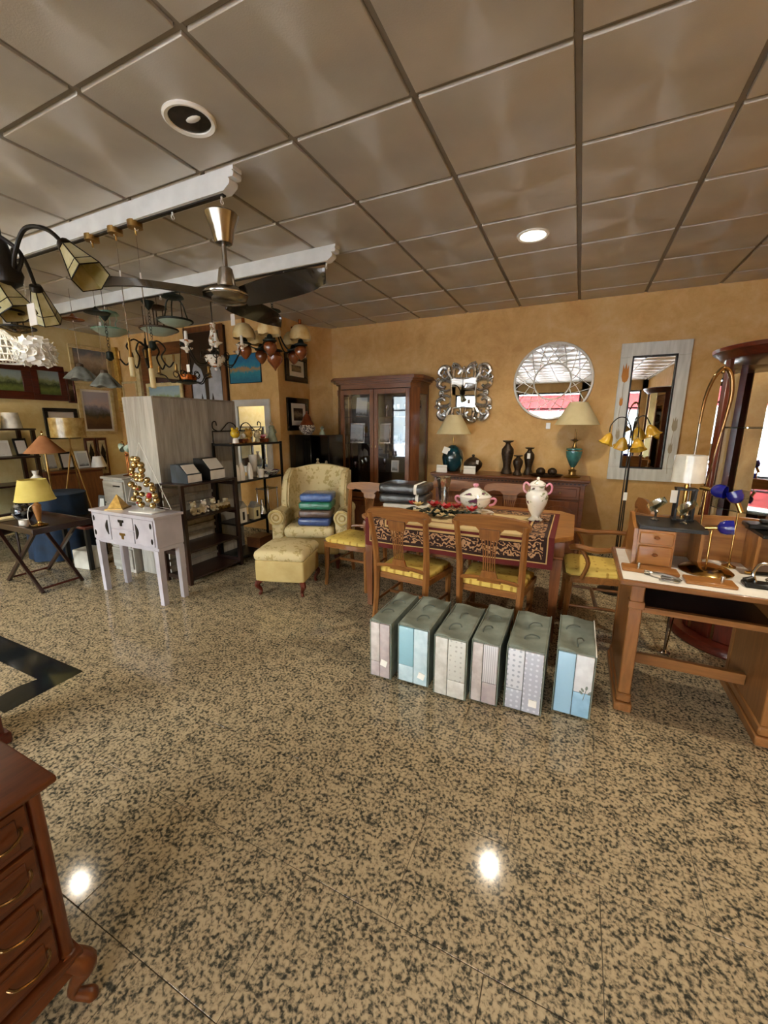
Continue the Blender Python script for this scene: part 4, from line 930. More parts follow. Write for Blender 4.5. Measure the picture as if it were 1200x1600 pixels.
vase3(-.735, 4.95, .385, .07, 'tallest dark bronze candle vase on the sideboard'); vase3(-.495, 4.98, .31, .058, 'medium dark bronze candle vase with white tag on the sideboard', True); vase3(-.60, 4.86, .225, .056, 'shortest dark bronze candle vase on the sideboard')
tr = B().lathe([(.1, 0), (.13, .006), (.15, .028), (.145, .03), (.12, .012), (.01, .008)], n=30); 
for v in tr.b.verts: v.co.x *= 1.18; v.co.y *= .7
tr.o('oval_dish', 'bronze', loc=(-.29, 4.86, ST), label='dark oval dish holding spheres on the sideboard', cat='dish')
for k, (x, y) in enumerate(((-.35, 4.86), (-.23, 4.86))): B().ball((0, 0, 0), .05, 16, (1, 1, .9)).o('deco_ball', 'bronze', loc=(x, y, ST + .056), label=('left' if k == 0 else 'right') + ' dark bronze sphere lying in the oval dish', cat='sphere', group='spheres in the oval dish')
for k, (x, w) in enumerate(((-1.47, .13), (-1.13, .14))):
    B().at((0, 0, 0), 0, R(-12)).box(-w / 2, w / 2, -.001, .001, 0, .09).at((0, .03, 0), 0, R(18)).box(-w / 2, w / 2, -.001, .001, 0, .075).o('price_card', 'card', loc=(x, 4.75, ST + .001), label=('white price card before the teal lamp' if k == 0 else 'white price card before the lidded bronze pot'), cat='card', group='folded price cards on the sideboard')

# ================================================================== MIRRORS ON THE BACK WALL
YM = YB
om = thing('ornate_mirror', 'carved silver scrollwork mirror on the ochre wall above the teal lamp', 'mirror', (-1.335, YM, 1.87)); om.scale = (.90, 1, .90)
B().prism([(-.18, -.2), (-.165, 0), (-.18, .2), (0, .185), (.18, .2), (.165, 0), (.18, -.2), (0, -.185)], 'XZ', -.03, -.002).o('mirror_pane', 'mirror', om)
B().tube([(-.185, -.03, -.205), (-.168, -.03, 0), (-.185, -.03, .205), (0, -.03, .188), (.185, -.03, .205), (.168, -.03, 0), (.185, -.03, -.205), (0, -.03, -.188)], .014, 8, True, sub=1).o('inner_frame', 'silver_leaf', om)
def scroll(b, x, z, r, a0, turn, rad=.022):
    b.tube([(x + r * (1 - k * .062) * math.cos(a0 + turn * k * .5), -.022, z + r * (1 - k * .062) * math.sin(a0 + turn * k * .5)) for k in range(13)], [rad * (1 - .04 * k) for k in range(13)], 8)
for sx in (-1, 1):
    for sz in (-1, 1):
        b = B()
        scroll(b, sx * .275, sz * .245, .075, PI / 2 if sx > 0 else PI / 2, -sx * sz * 1.0 if 0 else sx * sz, .02)
        b.tube([(sx * .17, -.024, sz * .19), (sx * .22, -.024, sz * .27), (sx * .22, -.024, sz * .335), (sx * .30, -.024, sz * .345), (sx * .352, -.024, sz * .28), (sx * .32, -.024, sz * .23)], [.026, .032, .034, .034, .03, .022], 8, sub=5)
        b.tube([(sx * .17, -.024, sz * .14), (sx * .24, -.024, sz * .17), (sx * .32, -.024, sz * .17), (sx * .345, -.024, sz * .11), (sx * .29, -.024, sz * .075), (sx * .25, -.024, sz * .10)], [.022, .028, .03, .03, .024, .016], 8, sub=5)
        b.tube([(sx * .14, -.024, sz * .19), (sx * .15, -.024, sz * .26), (sx * .13, -.024, sz * .325), (sx * .07, -.024, sz * .325), (sx * .05, -.024, sz * .28), (sx * .085, -.024, sz * .25)], [.022, .027, .03, .027, .022, .016], 8, sub=5)
        b.ball((sx * .19, -.03, sz * .30), .016, 8); b.ball((sx * .33, -.03, sz * .02), .018, 8)
        scroll(b, sx * .255, sz * .285, .04, 0, sx * sz, .016); scroll(b, sx * .365, sz * .19, .035, PI, -sx * sz, .015); scroll(b, sx * .155, sz * .365, .032, PI / 2, sx * sz, .015)
        b.tube([(sx * .19, -.022, sz * .05), (sx * .24, -.022, sz * .03), (sx * .30, -.022, sz * .05), (sx * .37, -.022, sz * .10), (sx * .375, -.022, sz * .16)], [.016, .02, .022, .02, .014], 8, sub=4)
        b.tube([(sx * .04, -.022, sz * .2), (sx * .03, -.022, sz * .26), (sx * .05, -.022, sz * .32), (sx * .10, -.022, sz * .375), (sx * .16, -.022, sz * .385)], [.016, .02, .022, .02, .014], 8, sub=4)
        for q in range(4): b.ball((sx * (.215 + .035 * q), -.03, sz * (.215 + .028 * q)), .014 - .001 * q, 8)
        b.o('scroll_ornament', 'silver_leaf', om)
for a in range(4):
    b = B()
    for k in range(5):
        q = R(90 * a) + (k - 2) * .32; d = .33 if a % 2 == 0 else .32
        cx, cz = math.cos(R(90 * a)) * .22, math.sin(R(90 * a)) * .22
        b.at((cx + .06 * math.cos(q), -.03, cz + .06 * math.sin(q)), 0, 0, -q).ball((.02, 0, 0), .03, 8, (1.3, .4, .38))
    b.m = MX.Identity(4); b.ball((math.cos(R(90 * a)) * .33, -.03, math.sin(R(90 * a)) * .33), .02, 8, (1, .6, 1)); b.o('shell_ornament', 'silver_leaf', om)
rm = thing('round_mirror', 'large round mirror with white wire lattice ring above the sideboard', 'mirror', (-.325, YM, 1.965))
B().cyl((0, -.012, 0), (0, -.001, 0), .40, n=64).o('mirror_pane', 'mirror', rm)
B().torus((0, -.016, 0), .408, .013, 'Y', 72, 8).o('rim', 'white_gloss', rm); B().torus((0, -.018, 0), .195, .008, 'Y', 56, 8).o('inner_ring', 'white_gloss', rm)
for k in range(16):
    a = 2 * PI * k / 16
    for d in (-1, 1): B().tube([(r * math.cos(a + d * q), -.017, r * math.sin(a + d * q)) for r, q in ((.197, 0), (.25, .22), (.32, .42), (.402, .56))], .004, 5, sub=3).o('lattice_wire', 'white_gloss', rm)
tm = thing('tall_mirror', 'tall mirror in a whitewashed frame with tulip decoration leaning right', 'mirror', (.628, YM, 1.605))
fw_, fh_ = .305, .705; iw, ih = .185, .565
for (n_, q) in (('frame_rail', (-fw_, fw_, ih, fh_)), ('frame_rail', (-fw_, fw_, -fh_, -ih)), ('frame_stile', (-fw_, -iw, -ih, ih)), ('frame_stile', (iw, fw_, -ih, ih))): box(n_, 'white_wash' if 'white_wash' in MATS else M('white_wash', 'e8e8e0', 'd2d2c8', 9., .55, st=(3, 1, .4)).name, q[0], q[1], -.035, -.002, q[2], q[3], .003, parent=tm)
B().box(-iw - .012, -iw + .004, -.037, -.034, -ih, ih).box(iw - .004, iw + .012, -.037, -.034, -ih, ih).box(-iw - .012, iw + .012, -.037, -.034, ih - .004, ih + .012).box(-iw - .012, iw + .012, -.037, -.034, -ih - .012, -ih + .004).o('inner_edge', 'black', tm)
box('mirror_pane', 'mirror', -iw, iw, -.012, -.006, -ih, ih, parent=tm)
M('tulip_paint', 'c9821f', 'a8640f', rough=.5); M('stem_paint', 'b3a68a', rough=.5)
for (x, z, s_, mt) in ((-.245, .40, 1., 'tulip_paint'), (-.255, .12, .5, 'tulip_paint'), (.25, -.12, .75, 'stem_paint'), (.24, -.36, .6, 'stem_paint'), (-.25, -.22, .6, 'stem_paint')):
    B().prism([(x + u * s_, z + v * s_) for u, v in ((0, -.085), (.022, -.07), (.032, -.03), (.028, .03), (.024, .095), (.012, .05), (0, .115), (-.012, .05), (-.028, .1), (-.03, .03), (-.034, -.02), (-.022, -.07))], 'XZ', -.0385, -.034).o('tulip', mt, tm)
    B().tube([(x, -.036, z - .05 * s_), (x - .008, -.036, z - .16), (x + .004, -.036, z - .26)], .0025, 5, sub=4).o('stem', 'stem_paint', tm)
box('wall_switch', 'white_gloss', -.025, .025, -.012, 0, -.035, .035, .004, loc=(-.33, YM, 1.475), label='small white switch plate on the ochre wall under the round mirror', cat='switch')

# ================================================================== DESK CORNER ON THE RIGHT
DX0, DX1, DY0, DY1, DZ = .25, 1.3, 2.22, 2.84, .745
dk = thing('writing_desk', 'light wooden writing desk with trestle sides and a drawer hutch', 'desk')
box('desktop', 'oakdeskX', DX0, DX1, DY0, DY1, DZ - .028, DZ, .006, parent=dk)
for x0, x1 in ((.31, .37), (.90, .96)):
    sp = thing('side_panel', None, None); sp.parent = dk; del sp
    s_ = B().box(x0 + .004, x1 - .004, DY0 + .08, DY1 - .06, .1, DZ - .03).o('side_panel', 'oakdeskZ', dk)
    B().box(x0 - .012, x1 + .012, DY0 + .03, DY1 - .02, 0, .05, .006).box(x0 - .004, x1 + .004, DY0 + .04, DY1 - .03, .05, .1, .008).o('foot', 'oakdeskY', s_)
    for yy in (DY0 + .045, DY1 - .09): B().box(x0, x1, yy, yy + .045, .1, DZ - .03, .005).box(x0 - .006, x1 + .006, yy - .006, yy + .05, DZ - .16, DZ - .12, .003).o('pilaster', 'oakdeskZ', s_)
box('drawer_rail', 'oakdeskX', .37, .90, DY0 + .05, DY0 + .075, DZ - .175, DZ - .148, parent=dk)
box('recess_floor', 'darkwoodX', .37, .90, DY0 + .076, DY1 - .1, DZ - .172, DZ - .16, parent=dk); box('recess_back', 'darkwoodX', .37, .90, DY1 - .12, DY1 - .1, DZ - .16, DZ - .0285, parent=dk)
box('stretcher', 'oakdeskX', .37, .90, 2.50, 2.53, .165, .225, .003, parent=dk)
for o_ in [o_ for o_ in dk.children if o_.type == 'EMPTY']: bpy.data.objects.remove(o_)
B().prism([(.265, 2.235), (1.28, 2.225), (1.285, 2.79), (.27, 2.79)], 'XY', 0, .0025).o('paper_runner', 'card', loc=(0, 0, DZ + .0004), label='white paper sheet covering the desk top', cat='paper')
DP = DZ + .0032
hu = thing('desk_hutch', 'wooden desk hutch with two small drawers and black shelf on the desk', 'hutch', (0, 0, DP))
b = B()
top = [(.33, .0), (1.28, 0), (1.28, .225)] + [(1.28 - .95 * k / 12, .225 + .03 * math.sin(PI * k / 12) ** 2 + (.015 if k == 12 else 0)) for k in range(1, 13)]
b.prism(top, 'XZ', 2.765, 2.785); b.o('back_board', 'oakX', hu)
B().prism([(2.47, 0), (2.765, 0), (2.765, .245), (2.70, .25), (2.60, .21), (2.50, .2)], 'YZ', .318, .336).o('side_board', 'oakY', hu)
box('drawer_case', 'oakX', .337, .505, 2.49, 2.764, .0, .2, parent=hu)
for z0, z1 in ((.012, .115), (.125, .188)):
    d_ = box('drawer', 'oakX', .345, .497, 2.478, 2.492, z0, z1, .004, parent=hu)
    B().lathe([(.006, 0), (.014, .006), (.010, .014)], (0, 0, 0), 12).o('knob', 'walnutX', d_, (.421, 2.47, (z0 + z1) / 2))
box('black_shelf', 'black', .337, .64, 2.49, 2.764, .2005, .222, .003, parent=hu); box('black_shelf', 'black', .86, 1.27, 2.52, 2.764, .2005, .222, .003, parent=hu)
box('shelf_support', 'oakZ', .625, .64, 2.55, 2.764, 0, .2, parent=hu); box('shelf_support', 'oakZ', .87, .885, 2.6, 2.764, 0, .2, parent=hu)
HT = DP + .223
# small things on the hutch
def spotlet(x, y, z, lb):
    p = thing('glass_dish', lb, 'dish', (x, y, z), .4, 'glass leaf dishes on the hutch')
    B().lathe([(.02, 0), (.022, .004), (.006, .012), (.006, .04), (.014, .05), (.006, .06)], n=14).o('stem', 'chrome', p)
    B().at((0, 0, .06), 0, 0, R(-35)).surf(lambda u, v: ((u - .3) * .1, (v - .5) * .07 * math.sin(PI * min(1, .15 + u * .85)), .02 * (v - .5) ** 2 * 8), 8, 4, .003).o('leaf_dish', 'glass_green', p)
spotlet(.43, 2.66, HT, 'left glass leaf dish on chrome foot on the hutch'); spotlet(.56, 2.62, HT, 'right glass leaf dish on chrome foot on the hutch')
wl = thing('wrapped_lamp', 'table lamp with plastic-wrapped white shade on a black open frame base', 'lamp', (.565, 2.725, HT + .001))
B().box(-.05, .05, -.04, .04, 0, .01).o('base', 'black', wl)
for sx in (-1, 1):
    for sy in (-1, 1): box('frame_post', 'black', sx * .04 - .006, sx * .04 + .006, sy * .03 - .006, sy * .03 + .006, .01, .17, parent=wl)
box('frame_top', 'black', -.048, .048, -.038, .038, .17, .18, parent=wl); B().cyl((0, 0, .01), (0, 0, .2), .012, n=10).o('brass_core', 'brass', wl)
B().shade([(.078, .215), (.074, .36)], n=32, th=.003).o('lamp_shade', 'white_shade', wl)
box('price_tag', 'card', -.075, -.045, -.045, -.043, .1, .17, parent=wl)
bt = thing('black_tray', 'flat black tray with a small black clip on the right hutch shelf', 'tray', (.92, 2.68, HT + .001)); box('tray', 'black', -.09, .14, -.06, .05, 0, .025, .006, parent=bt); box('clip', 'black', -.03, .03, -.02, .02, .025, .045, .005, parent=bt)
# three brass lamps with blue heads
def bluelamp(x, y, ztop, hx_, hz, lb, dome):
    p = thing('blue_lamp', lb, 'desk lamp', (x, y, DP), 0, 'brass desk lamps with blue heads')
    B().lathe([(.115, 0), (.118, .006), (.10, .02), (.06, .034), (.02, .04), (.004, .041)] if dome else [(.032, 0), (.032, .006), (.012, .014), (.007, .02)], n=36).o('base', 'brass', p)
    B().cyl((0, 0, .018), (-.002, .0, ztop), .0048, n=10).o('pole', 'brass', p)
    B().ball((-.002, 0, ztop + .004), .010, 10).o('joint', 'brass', p)
    d = V((math.cos(hz) * math.cos(hx_), math.sin(hx_) * math.cos(hz), math.sin(hz)))
    q = V((-.002, 0, ztop + .008)); B().cyl(q - d * .03, q + d * .025, .012, n=14).o('holder', 'brass', p)
    h = B(); zq = V((0, 0, 1)).rotation_difference(d); h.m = MX.Translation(q + d * .02) @ zq.to_matrix().to_4x4()
    h.shade([(.012, 0), (.03, .012), (.038, .035), (.036, .065)], n=20, th=.003); h.ball((0, 0, .03), .022, 10); h.o('blue_shade', 'blue_glass', p)
bluelamp(.655, 2.715, .40, -.6, -.1, 'tallest blue-headed brass lamp on the desk, at the back left', 0)
bluelamp(.79, 2.66, .32, 2.6, 1.15, 'blue-headed brass lamp at the right with its head turned up', 0)
bluelamp(.66, 2.53, .225, -.2, .15, 'shortest blue-headed brass lamp with wide domed brass base in front', 1)
bd = thing('wooden_board', 'flat wooden board with metal peg at the left desk front', 'board', (.40, 2.40, DP)); box('plank', 'oakX', -.13, .12, -.045, .045, 0, .018, .004, parent=bd); B().cyl((-.055, -.01, .018), (-.055, -.01, .045), .009, n=12).o('peg', 'chrome', bd)
bd2 = thing('wooden_board', 'flat wooden board with metal peg in front of the domed brass lamp base', 'board', (.63, 2.325, DP)); box('plank', 'oakX', -.10, .10, -.045, .045, 0, .018, .004, parent=bd2); B().cyl((.05, .005, .018), (.05, .005, .045), .008, n=12).o('peg', 'chrome', bd2)
gl = thing('metal_gadget', 'silver folding metal clip lamp lying on the left desk front', 'clip lamp', (.44, 2.295, DP))
B().tube([(-.06, .05, .012), (-.02, .02, .02), (.04, .0, .016), (.07, -.02, .01)], .008, 8, sub=4).o('arm', 'chrome', gl); box('jaw', 'chrome', -.02, .06, -.035, -.012, 0, .008, .002, parent=gl); box('jaw', 'steel', -.01, .07, -.01, .012, 0.006, .014, .002, parent=gl); B().cyl((-.07, .055, .01), (-.05, .045, .012), .012, n=10).o('head', 'steel', gl)
gk = thing('gooseneck_lamp', 'black gooseneck clip lamp with chrome ringed neck on the desk right', 'desk lamp', (.84, 2.39, DP))
box('base', 'black', -.07, .14, -.05, .02, 0, .022, .006, parent=gk); B().tube([(-.02, 0, .02), (-.03, .01, .06), (.0, .03, .1), (.045, .03, .095), (.05, .02, .05), (.02, .01, .03)], .007, 8, sub=6).o('neck', 'chrome', gk); B().cyl((-.06, -.01, .02), (-.03, .0, .035), .018, .012, 12).o('head', 'black', gk)
sh = thing('wooden_dish', 'shallow round wooden dish on the right of the desk', 'dish', (1.10, 2.48, DP)); B().lathe([(.06, 0), (.1, .012), (.13, .035), (.125, .036), (.095, .018), (.004, .01)], n=30).o('bowl', 'walnutX', sh)
bl_ = thing('pen_bar', 'long black and brass bar lying before the hutch', 'bar', (.90, 2.585, DP), R(20)); B().cyl((-.05, 0, .009), (.10, -.02, .009), .008, n=10).o('rod', 'black', bl_); B().cyl((-.07, .003, .009), (-.05, 0, .009), .009, n=10).o('tip', 'brass', bl_)

# tulip floor lamp
fl_ = thing('floor_lamp', 'dark iron floor lamp with five yellow tulip glass shades before the tall mirror', 'floor lamp', (.405, 4.05, 0))
B().lathe([(.12, 0), (.125, .008), (.09, .02), (.02, .03), (.012, .05)], n=24).o('base', 'black_iron', fl_)
for k in range(3): a = 2.1 * k; B().tube([(.02 * math.cos(a), .02 * math.sin(a), .04), (.016 * math.cos(a + .5), .016 * math.sin(a + .5), .8), (.010 * math.cos(a + 1), .010 * math.sin(a + 1), 1.45)], .005, 6, sub=4).o('pole', 'black_iron', fl_)
for k, (dx, dy, ztip, zp) in enumerate(((-.17, -.05, 1.40, 1.55), (-.05, .12, 1.36, 1.5), (.03, -.14, 1.36, 1.52), (.12, -.03, 1.47, 1.56), (.05, .1, 1.45, 1.55))):
    B().tube([(0, 0, 1.40), (dx * .25, dy * .25, zp - .02), (dx * .65, dy * .65, zp), (dx * .97, dy * .97, zp - .06), (dx, dy, ztip + .03)], .0045, 6, sub=5).o('arm', 'black_iron', fl_)
    h = B(); d = V((dx, dy, 0)).normalized() * .45 + V((0, 0, -1)); zq = V((0, 0, -1)).rotation_difference(d.normalized()); h.m = MX.Translation((dx, dy, ztip)) @ zq.to_matrix().to_4x4()
    h.shade([(.062, -.075), (.046, -.055), (.040, -.025), (.03, .0), (.012, .02)], n=30, th=.003, wav=.13, k=5); h.o('tulip_shade', 'amber_glass', fl_)
box('price_tag', 'card', -.01, .02, -.03, -.028, .85, .92, parent=fl_)
M('bronze_gloss', '8a6a42', '5e4428', 6., .15, metal=.9)
# arched brass and wood lamp
al_ = thing('arc_lamp', 'tall arched brass and bronze lamp between tall mirror and round cabinet', 'floor lamp', (.645, 3.02, 0))
B().lathe([(.035, 0), (.037, .008), (.02, .015), (.011, .03)], n=24).o('base', 'chrome', al_); B().cyl((0, 0, .025), (-.005, 0, 1.52), .0065, n=12).o('pole', 'steel', al_)
B().tube([(-.005, 0, 1.5), (.003, .0, 1.65), (.03, .01, 1.755), (.07, .02, 1.81), (.11, .03, 1.775), (.13, .035, 1.67), (.125, .04, 1.55), (.115, .045, 1.45)], [.007, .009, .011, .012, .013, .012, .009, .006], 10, sub=6).o('arch', 'bronze_gloss', al_); B().ball((.07, .02, 1.79), .011, 10).o('finial', 'gold', al_)
B().tube([(.115, .045, 1.45), (.09, .04, 1.2), (.06, .03, .8), (.03, .02, .3), (.01, .01, .03)], .004, 8, sub=4).o('return_rod', 'bronze_gloss', al_)
# round glass cabinet
rc = thing('round_cabinet', 'round mahogany display cabinet with curved cornice, mirrored back and glass shelves', 'cabinet', (1.17, 3.47, 0))
B().lathe([(.42, 0), (.43, .01), (.43, .04), (.415, .06), (.38, .065)], n=48).o('base', 'mahoganyX', rc)
B().lathe([(.36, 1.90), (.37, 1.905), (.385, 1.925), (.415, 1.945), (.42, 1.965), (.40, 1.972)], n=48).o('cornice', 'mahoganyX', rc)
for a in (190, 262, 330, 60, 120): 
    B().at((.345 * math.cos(R(a)), .345 * math.sin(R(a)), 0), R(a)).box(-.012, .012, -.028, .028, .066, 1.905, .004).o('post', 'mahoganyZ', rc)
b = B()
for a0, a1 in ((.35, .95), (.95, 1.55), (1.55, 2.05), (2.08, 2.5), (2.53, 2.9)):
    A, Bp = V((.34 * math.cos(a0), .34 * math.sin(a0), 0)), V((.34 * math.cos(a1), .34 * math.sin(a1), 0))
    b2 = B().prism([(A.x, A.y), (Bp.x, Bp.y), (Bp.x * 1.02, Bp.y * 1.02), (A.x * 1.02, A.y * 1.02)], 'XY', .5, 1.90); b2.o('mirror_panel', 'mirror', rc)
b.b.free()
for a in (185, 212, 240, 268, 296): B().at((.33 * math.cos(R(a)), .33 * math.sin(R(a)), 0), R(a)).box(-.012, .012, -.07, .07, .066, .42, .004).o('base_panel', 'cherryZ' if a % 2 else 'mahoganyZ', rc)
for z in (.95, 1.47): B().lathe([(.325, z), (.327, z + .004), (.325, z + .008)], n=44).o('glass_shelf', 'glass_green', rc)
B().lathe([(.34, .42), (.345, .43), (.345, .46), (.33, .465)], n=44).o('lower_shelf', 'mahoganyX', rc)

# ================================================================== CHEST OF DRAWERS, NEAR LEFT
cd = thing('chest_of_drawers', 'polished wooden chest of drawers with cabriole legs at the lower left', 'chest', (-1.335, -.12, 0))
hx2, hy2 = .28, .49                        # half depth (X), half width (Y); drawers face +X
B().box(-hx2 - .02, hx2 + .025, -hy2 - .025, hy2 + .025, .682, .70, .006, 2).box(-hx2 - .01, hx2 + .012, -hy2 - .012, hy2 + .012, .67, .682, .004).o('top', 'chestY', cd)
box('carcass', 'chestZ', -hx2, hx2 - .012, -hy2, hy2, .175, .67, .003, parent=cd)
for s_ in (-1, 1): B().cyl((hx2 - .014, s_ * (hy2 - .013), .175), (hx2 - .014, s_ * (hy2 - .013), .67), .015, n=16).o('corner_column', 'chestZ', cd)
B().box(-hx2 - .01, hx2 + .015, -hy2 - .012, hy2 + .012, .155, .175, .006, 2).o('base_moulding', 'chestY', cd)
for k in range(4):
    z0 = .186 + k * .121
    d_ = B().box(hx2 - .013, hx2 + .002, -hy2 + .034, hy2 - .034, z0, z0 + .112, .004, 2).box(hx2 + .002, hx2 + .005, -hy2 + .055, hy2 - .055, z0 + .016, z0 + .096, .002).o('drawer', 'chestY', cd)
    for s_ in (-1, 1):
        yy = s_ * .405; zc_ = z0 + .06
        B().tube([(hx2 + .005, yy - .045, zc_ + .006), (hx2 + .02, yy - .034, zc_), (hx2 + .024, yy, zc_ - .010), (hx2 + .02, yy + .028, zc_), (hx2 + .005, yy + .035, zc_ + .008)], .0038, 8, sub=5).o('handle', 'bronze_gloss', d_)
ap = [(-hy2, .155), (hy2, .155), (hy2, .11), (hy2 - .1, .10), (hy2 - .2, .135), (0, .12), (-hy2 + .2, .135), (-hy2 + .1, .10), (-hy2, .11)]
B().prism(ap, 'YZ', hx2 - .02, hx2).o('apron', 'chestY', cd)
for sx in (-1, 1):
    for sy in (-1, 1):
        x, y = sx * (hx2 - .02), sy * (hy2 - .02); B().tube([(x, y, .165), (x + sx * .03, y + sy * .03, .12), (x + sx * .012, y + sy * .012, .07), (x + sx * .005, y + sy * .005, .035), (x + sx * .028, y + sy * .028, .012), (x + sx * .03, y + sy * .03, 0)], [.026, .028, .017, .013, .018, .015], 10, sub=5).o('leg', 'chestZ', cd)
bx = thing('keepsake_box', 'small carved wooden box on the chest of drawers at the left edge', 'box', (-1.19, .21, .7005), R(10)); box('body', 'walnutX', -.06, .06, -.04, .04, 0, .02, .004, parent=bx); box('lid', 'walnutX', -.064, .064, -.044, .044, .02, .032, .006, parent=bx)
ps = thing('pedestal', 'dark mahogany pedestal behind the chest at the left edge', 'pedestal', (-2.47, .62, 0)); box('shaft', 'mahoganyZ', -.12, .12, -.12, .12, .06, .7, .004, parent=ps); B().box(-.14, .14, -.14, .14, 0, .06, .01).o('plinth', 'mahoganyX', ps); box('cap', 'mahoganyX', -.15, .15, -.15, .15, .7, .73, .006, parent=ps)

# ================================================================== LEFT: CONSOLE TABLE, WARDROBE, SHELVES
cs = thing('console_table', 'lilac grey oriental console table with black fittings', 'console table', (-3.43, 2.20, 0))
hw_, hd_ = .42, .125
B().prism([(-hw_ - .01, .745), (hw_ + .01, .745), (hw_ + .01, .765), (-hw_ - .01, .765)], 'XZ', -hd_ - .012, hd_ + .012).o('top', 'lilac', cs)
box('body', 'lilac', -hw_, hw_, -hd_, hd_, .5, .745, .003, parent=cs)
box('skirt', 'lilac', -hw_, hw_, -hd_ + .01, hd_ - .01, .47, .5, parent=cs)
for sx in (-1, 1):
    for sy in (-1, 1): B().at((sx * (hw_ - .03), sy * (hd_ - .028), 0)).lathe([(.031, 0), (.037, .48)], n=4, a0=PI / 4).o('leg', 'lilac', cs, ang=20)
def plate(u0, u1, z0, z1, name): return box(name, 'lilac', u0, u1, -hd_ - .008, -hd_ - .0005, z0, z1, .003, parent=cs)
for s_ in (-1, 1):
    dr = plate(min(s_ * .16, s_ * .40), max(s_ * .16, s_ * .40), .515, .735, 'door')
    B().prism([(s_ * .185, .56), (s_ * .185, .69)] + [(s_ * (.185 + .035 * math.sin(PI * k / 8)), .69 - .13 * k / 8) for k in range(1, 8)], 'XZ', -hd_ - .013, -hd_ - .008).o('crescent_plate', 'black_iron', dr)
    for z in (.56, .69): B().prism([(s_ * .375 + .012 * math.cos(q), z + .024 * math.sin(q)) for q in [2 * PI * k / 8 for k in range(8)]], 'XZ', -hd_ - .012, -hd_ - .008).o('hinge_plate', 'black_iron', dr)
for z0, z1, fm in ((.515, .618, 'brass_dull'), (.628, .735, 'black_iron')):
    dr = plate(-.15, .15, z0, z1, 'drawer'); zc_ = (z0 + z1) / 2
    B().prism([(-.035, zc_ + .025), (.035, zc_ + .025), (.035, zc_ + .005), (.014, zc_), (.012, zc_ - .028), (-.012, zc_ - .028), (-.014, zc_), (-.035, zc_ + .005)], 'XZ', -hd_ - .013, -hd_ - .008).o('drawer_plate', fm, dr)
# golden ball tree in a wire triangle
CT = .765
bt_ = thing('ball_tree', 'tabletop Christmas tree of golden balls in a white wire triangle on the console', 'christmas tree', (-3.27, 2.2, CT + .0005), R(6))
box('base', 'white_gloss', -.13, .13, -.07, .07, 0, .012, .003, parent=bt_)
B().tube([(-.24, .03, .012 + .06), (.24, .03, .012 + .02), (-.03, .03, .58)], .0035, 6, True).cyl((-.06, .02, .01), (-.06, .03, .06), .003, n=6).cyl((.06, .02, .01), (.06, .03, .045), .003, n=6).o('wire_triangle', 'white_gloss', bt_)
rn = random.Random(11); rows = [(.06, (-.05, .08)), (.105, (-.12, -.045, .03, .11)), (.15, (-.10, -.02, .06, .12)), (.2, (-.10, -.055, .07, .11)), (.235, (-.105, .02, .065)), (.275, (-.08, -.02, .035)), (.315, (-.085, -.03, .025)), (.36, (-.10, -.01, .03)), (.40, (-.045, .01)), (.445, (-.06, -.015))]
for z, xs_ in rows:
    for x in xs_: B().ball((x + rn.uniform(-.008, .008), rn.uniform(-.03, .02), z), rn.uniform(.023, .029), 14).o('ball', 'gold', bt_)
for k in range(9): B().ball((rn.uniform(-.1, .1), -.035, .08 + .05 * k * .8), .009, 8).o('small_ball', 'petal_red' if k % 3 == 0 else 'chrome', bt_)
B().ball((.085, -.03, .15), .024, 12).o('red_ball', 'petal_red', bt_)
M('gold_straw', 'c9a04a', 'a37a2c', 30., .45, bmp=.8, bscale=50)
py = thing('pyramid_ornament', 'small golden straw pyramid on the lilac console', 'ornament', (-3.64, 2.19, CT + .0005), R(30)); B().lathe([(.085, .01), (.003, .125)], n=4, a0=PI / 4).o('pyramid', 'gold_straw', py, ang=15); B().box(-.075, .075, -.075, .075, 0, .01).o('base', 'brass_dull', py)
# grey wardrobe and drawer unit
wd = thing('wardrobe', 'large pale grey wood-effect wardrobe standing end on behind the console', 'wardrobe', (-3.74, 3.05, 0))
B().box(-.21, .21, -.50, -.482, 0, 1.745, .001).o('end_panel', 'greyoakZ', wd); box('end_panel', 'greyoakZ', -.21, .21, .482, .5, 0, 1.745, parent=wd)
box('back_panel', 'greyoakZ', .19, .208, -.481, .481, .02, 1.73, parent=wd)
for k in range(2): box('door', 'greyoakZ', -.21, -.19, -.481 + .482 * k, -.001 + .482 * k, .05, 1.725, .002, parent=wd)
box('top_panel', 'greyoakX', -.208, .208, -.481, .481, 1.73, 1.748, parent=wd); box('plinth', 'greyoakX', -.2, .189, -.481, .481, .0, .02, parent=wd)
dn = thing('drawer_unit', 'grey wooden drawer unit with black pulls beside the wardrobe', 'drawer unit', (-4.14, 2.72, 0))
box('body', 'greyoakZ', -.165, .165, -.24, .24, 0, .96, .002, parent=dn); box('top', 'greyoakX', -.18, .172, -.262, .255, .96, .982, .003, parent=dn)
for k in range(4):
    d_ = box('drawer', 'greyoakX', -.155, .155, -.258, -.2405, .04 + .23 * k, .25 + .23 * k, .003, parent=dn); box('pull', 'black', .02, .12, -.268, -.2585, .2 + .23 * k, .215 + .23 * k, .002, parent=d_)
gn = thing('twin_lamp', 'copper table lamp with two frosted glass spots on the grey drawer unit', 'lamp', (-4.10, 2.62, .983))
B().lathe([(.055, 0), (.057, .006), (.02, .014), (.006, .02)], n=20).o('base', 'copper', gn); B().cyl((.012, 0, .015), (.012, 0, .27), .005, n=8).cyl((-.012, 0, .015), (-.012, 0, .27), .005, n=8).o('stems', 'copper', gn) if 0 else (B().cyl((.012, 0, .015), (.012, 0, .27), .004, n=8).o('stem', 'copper', gn), B().cyl((-.012, 0, .015), (-.012, 0, .27), .004, n=8).o('stem', 'copper', gn))
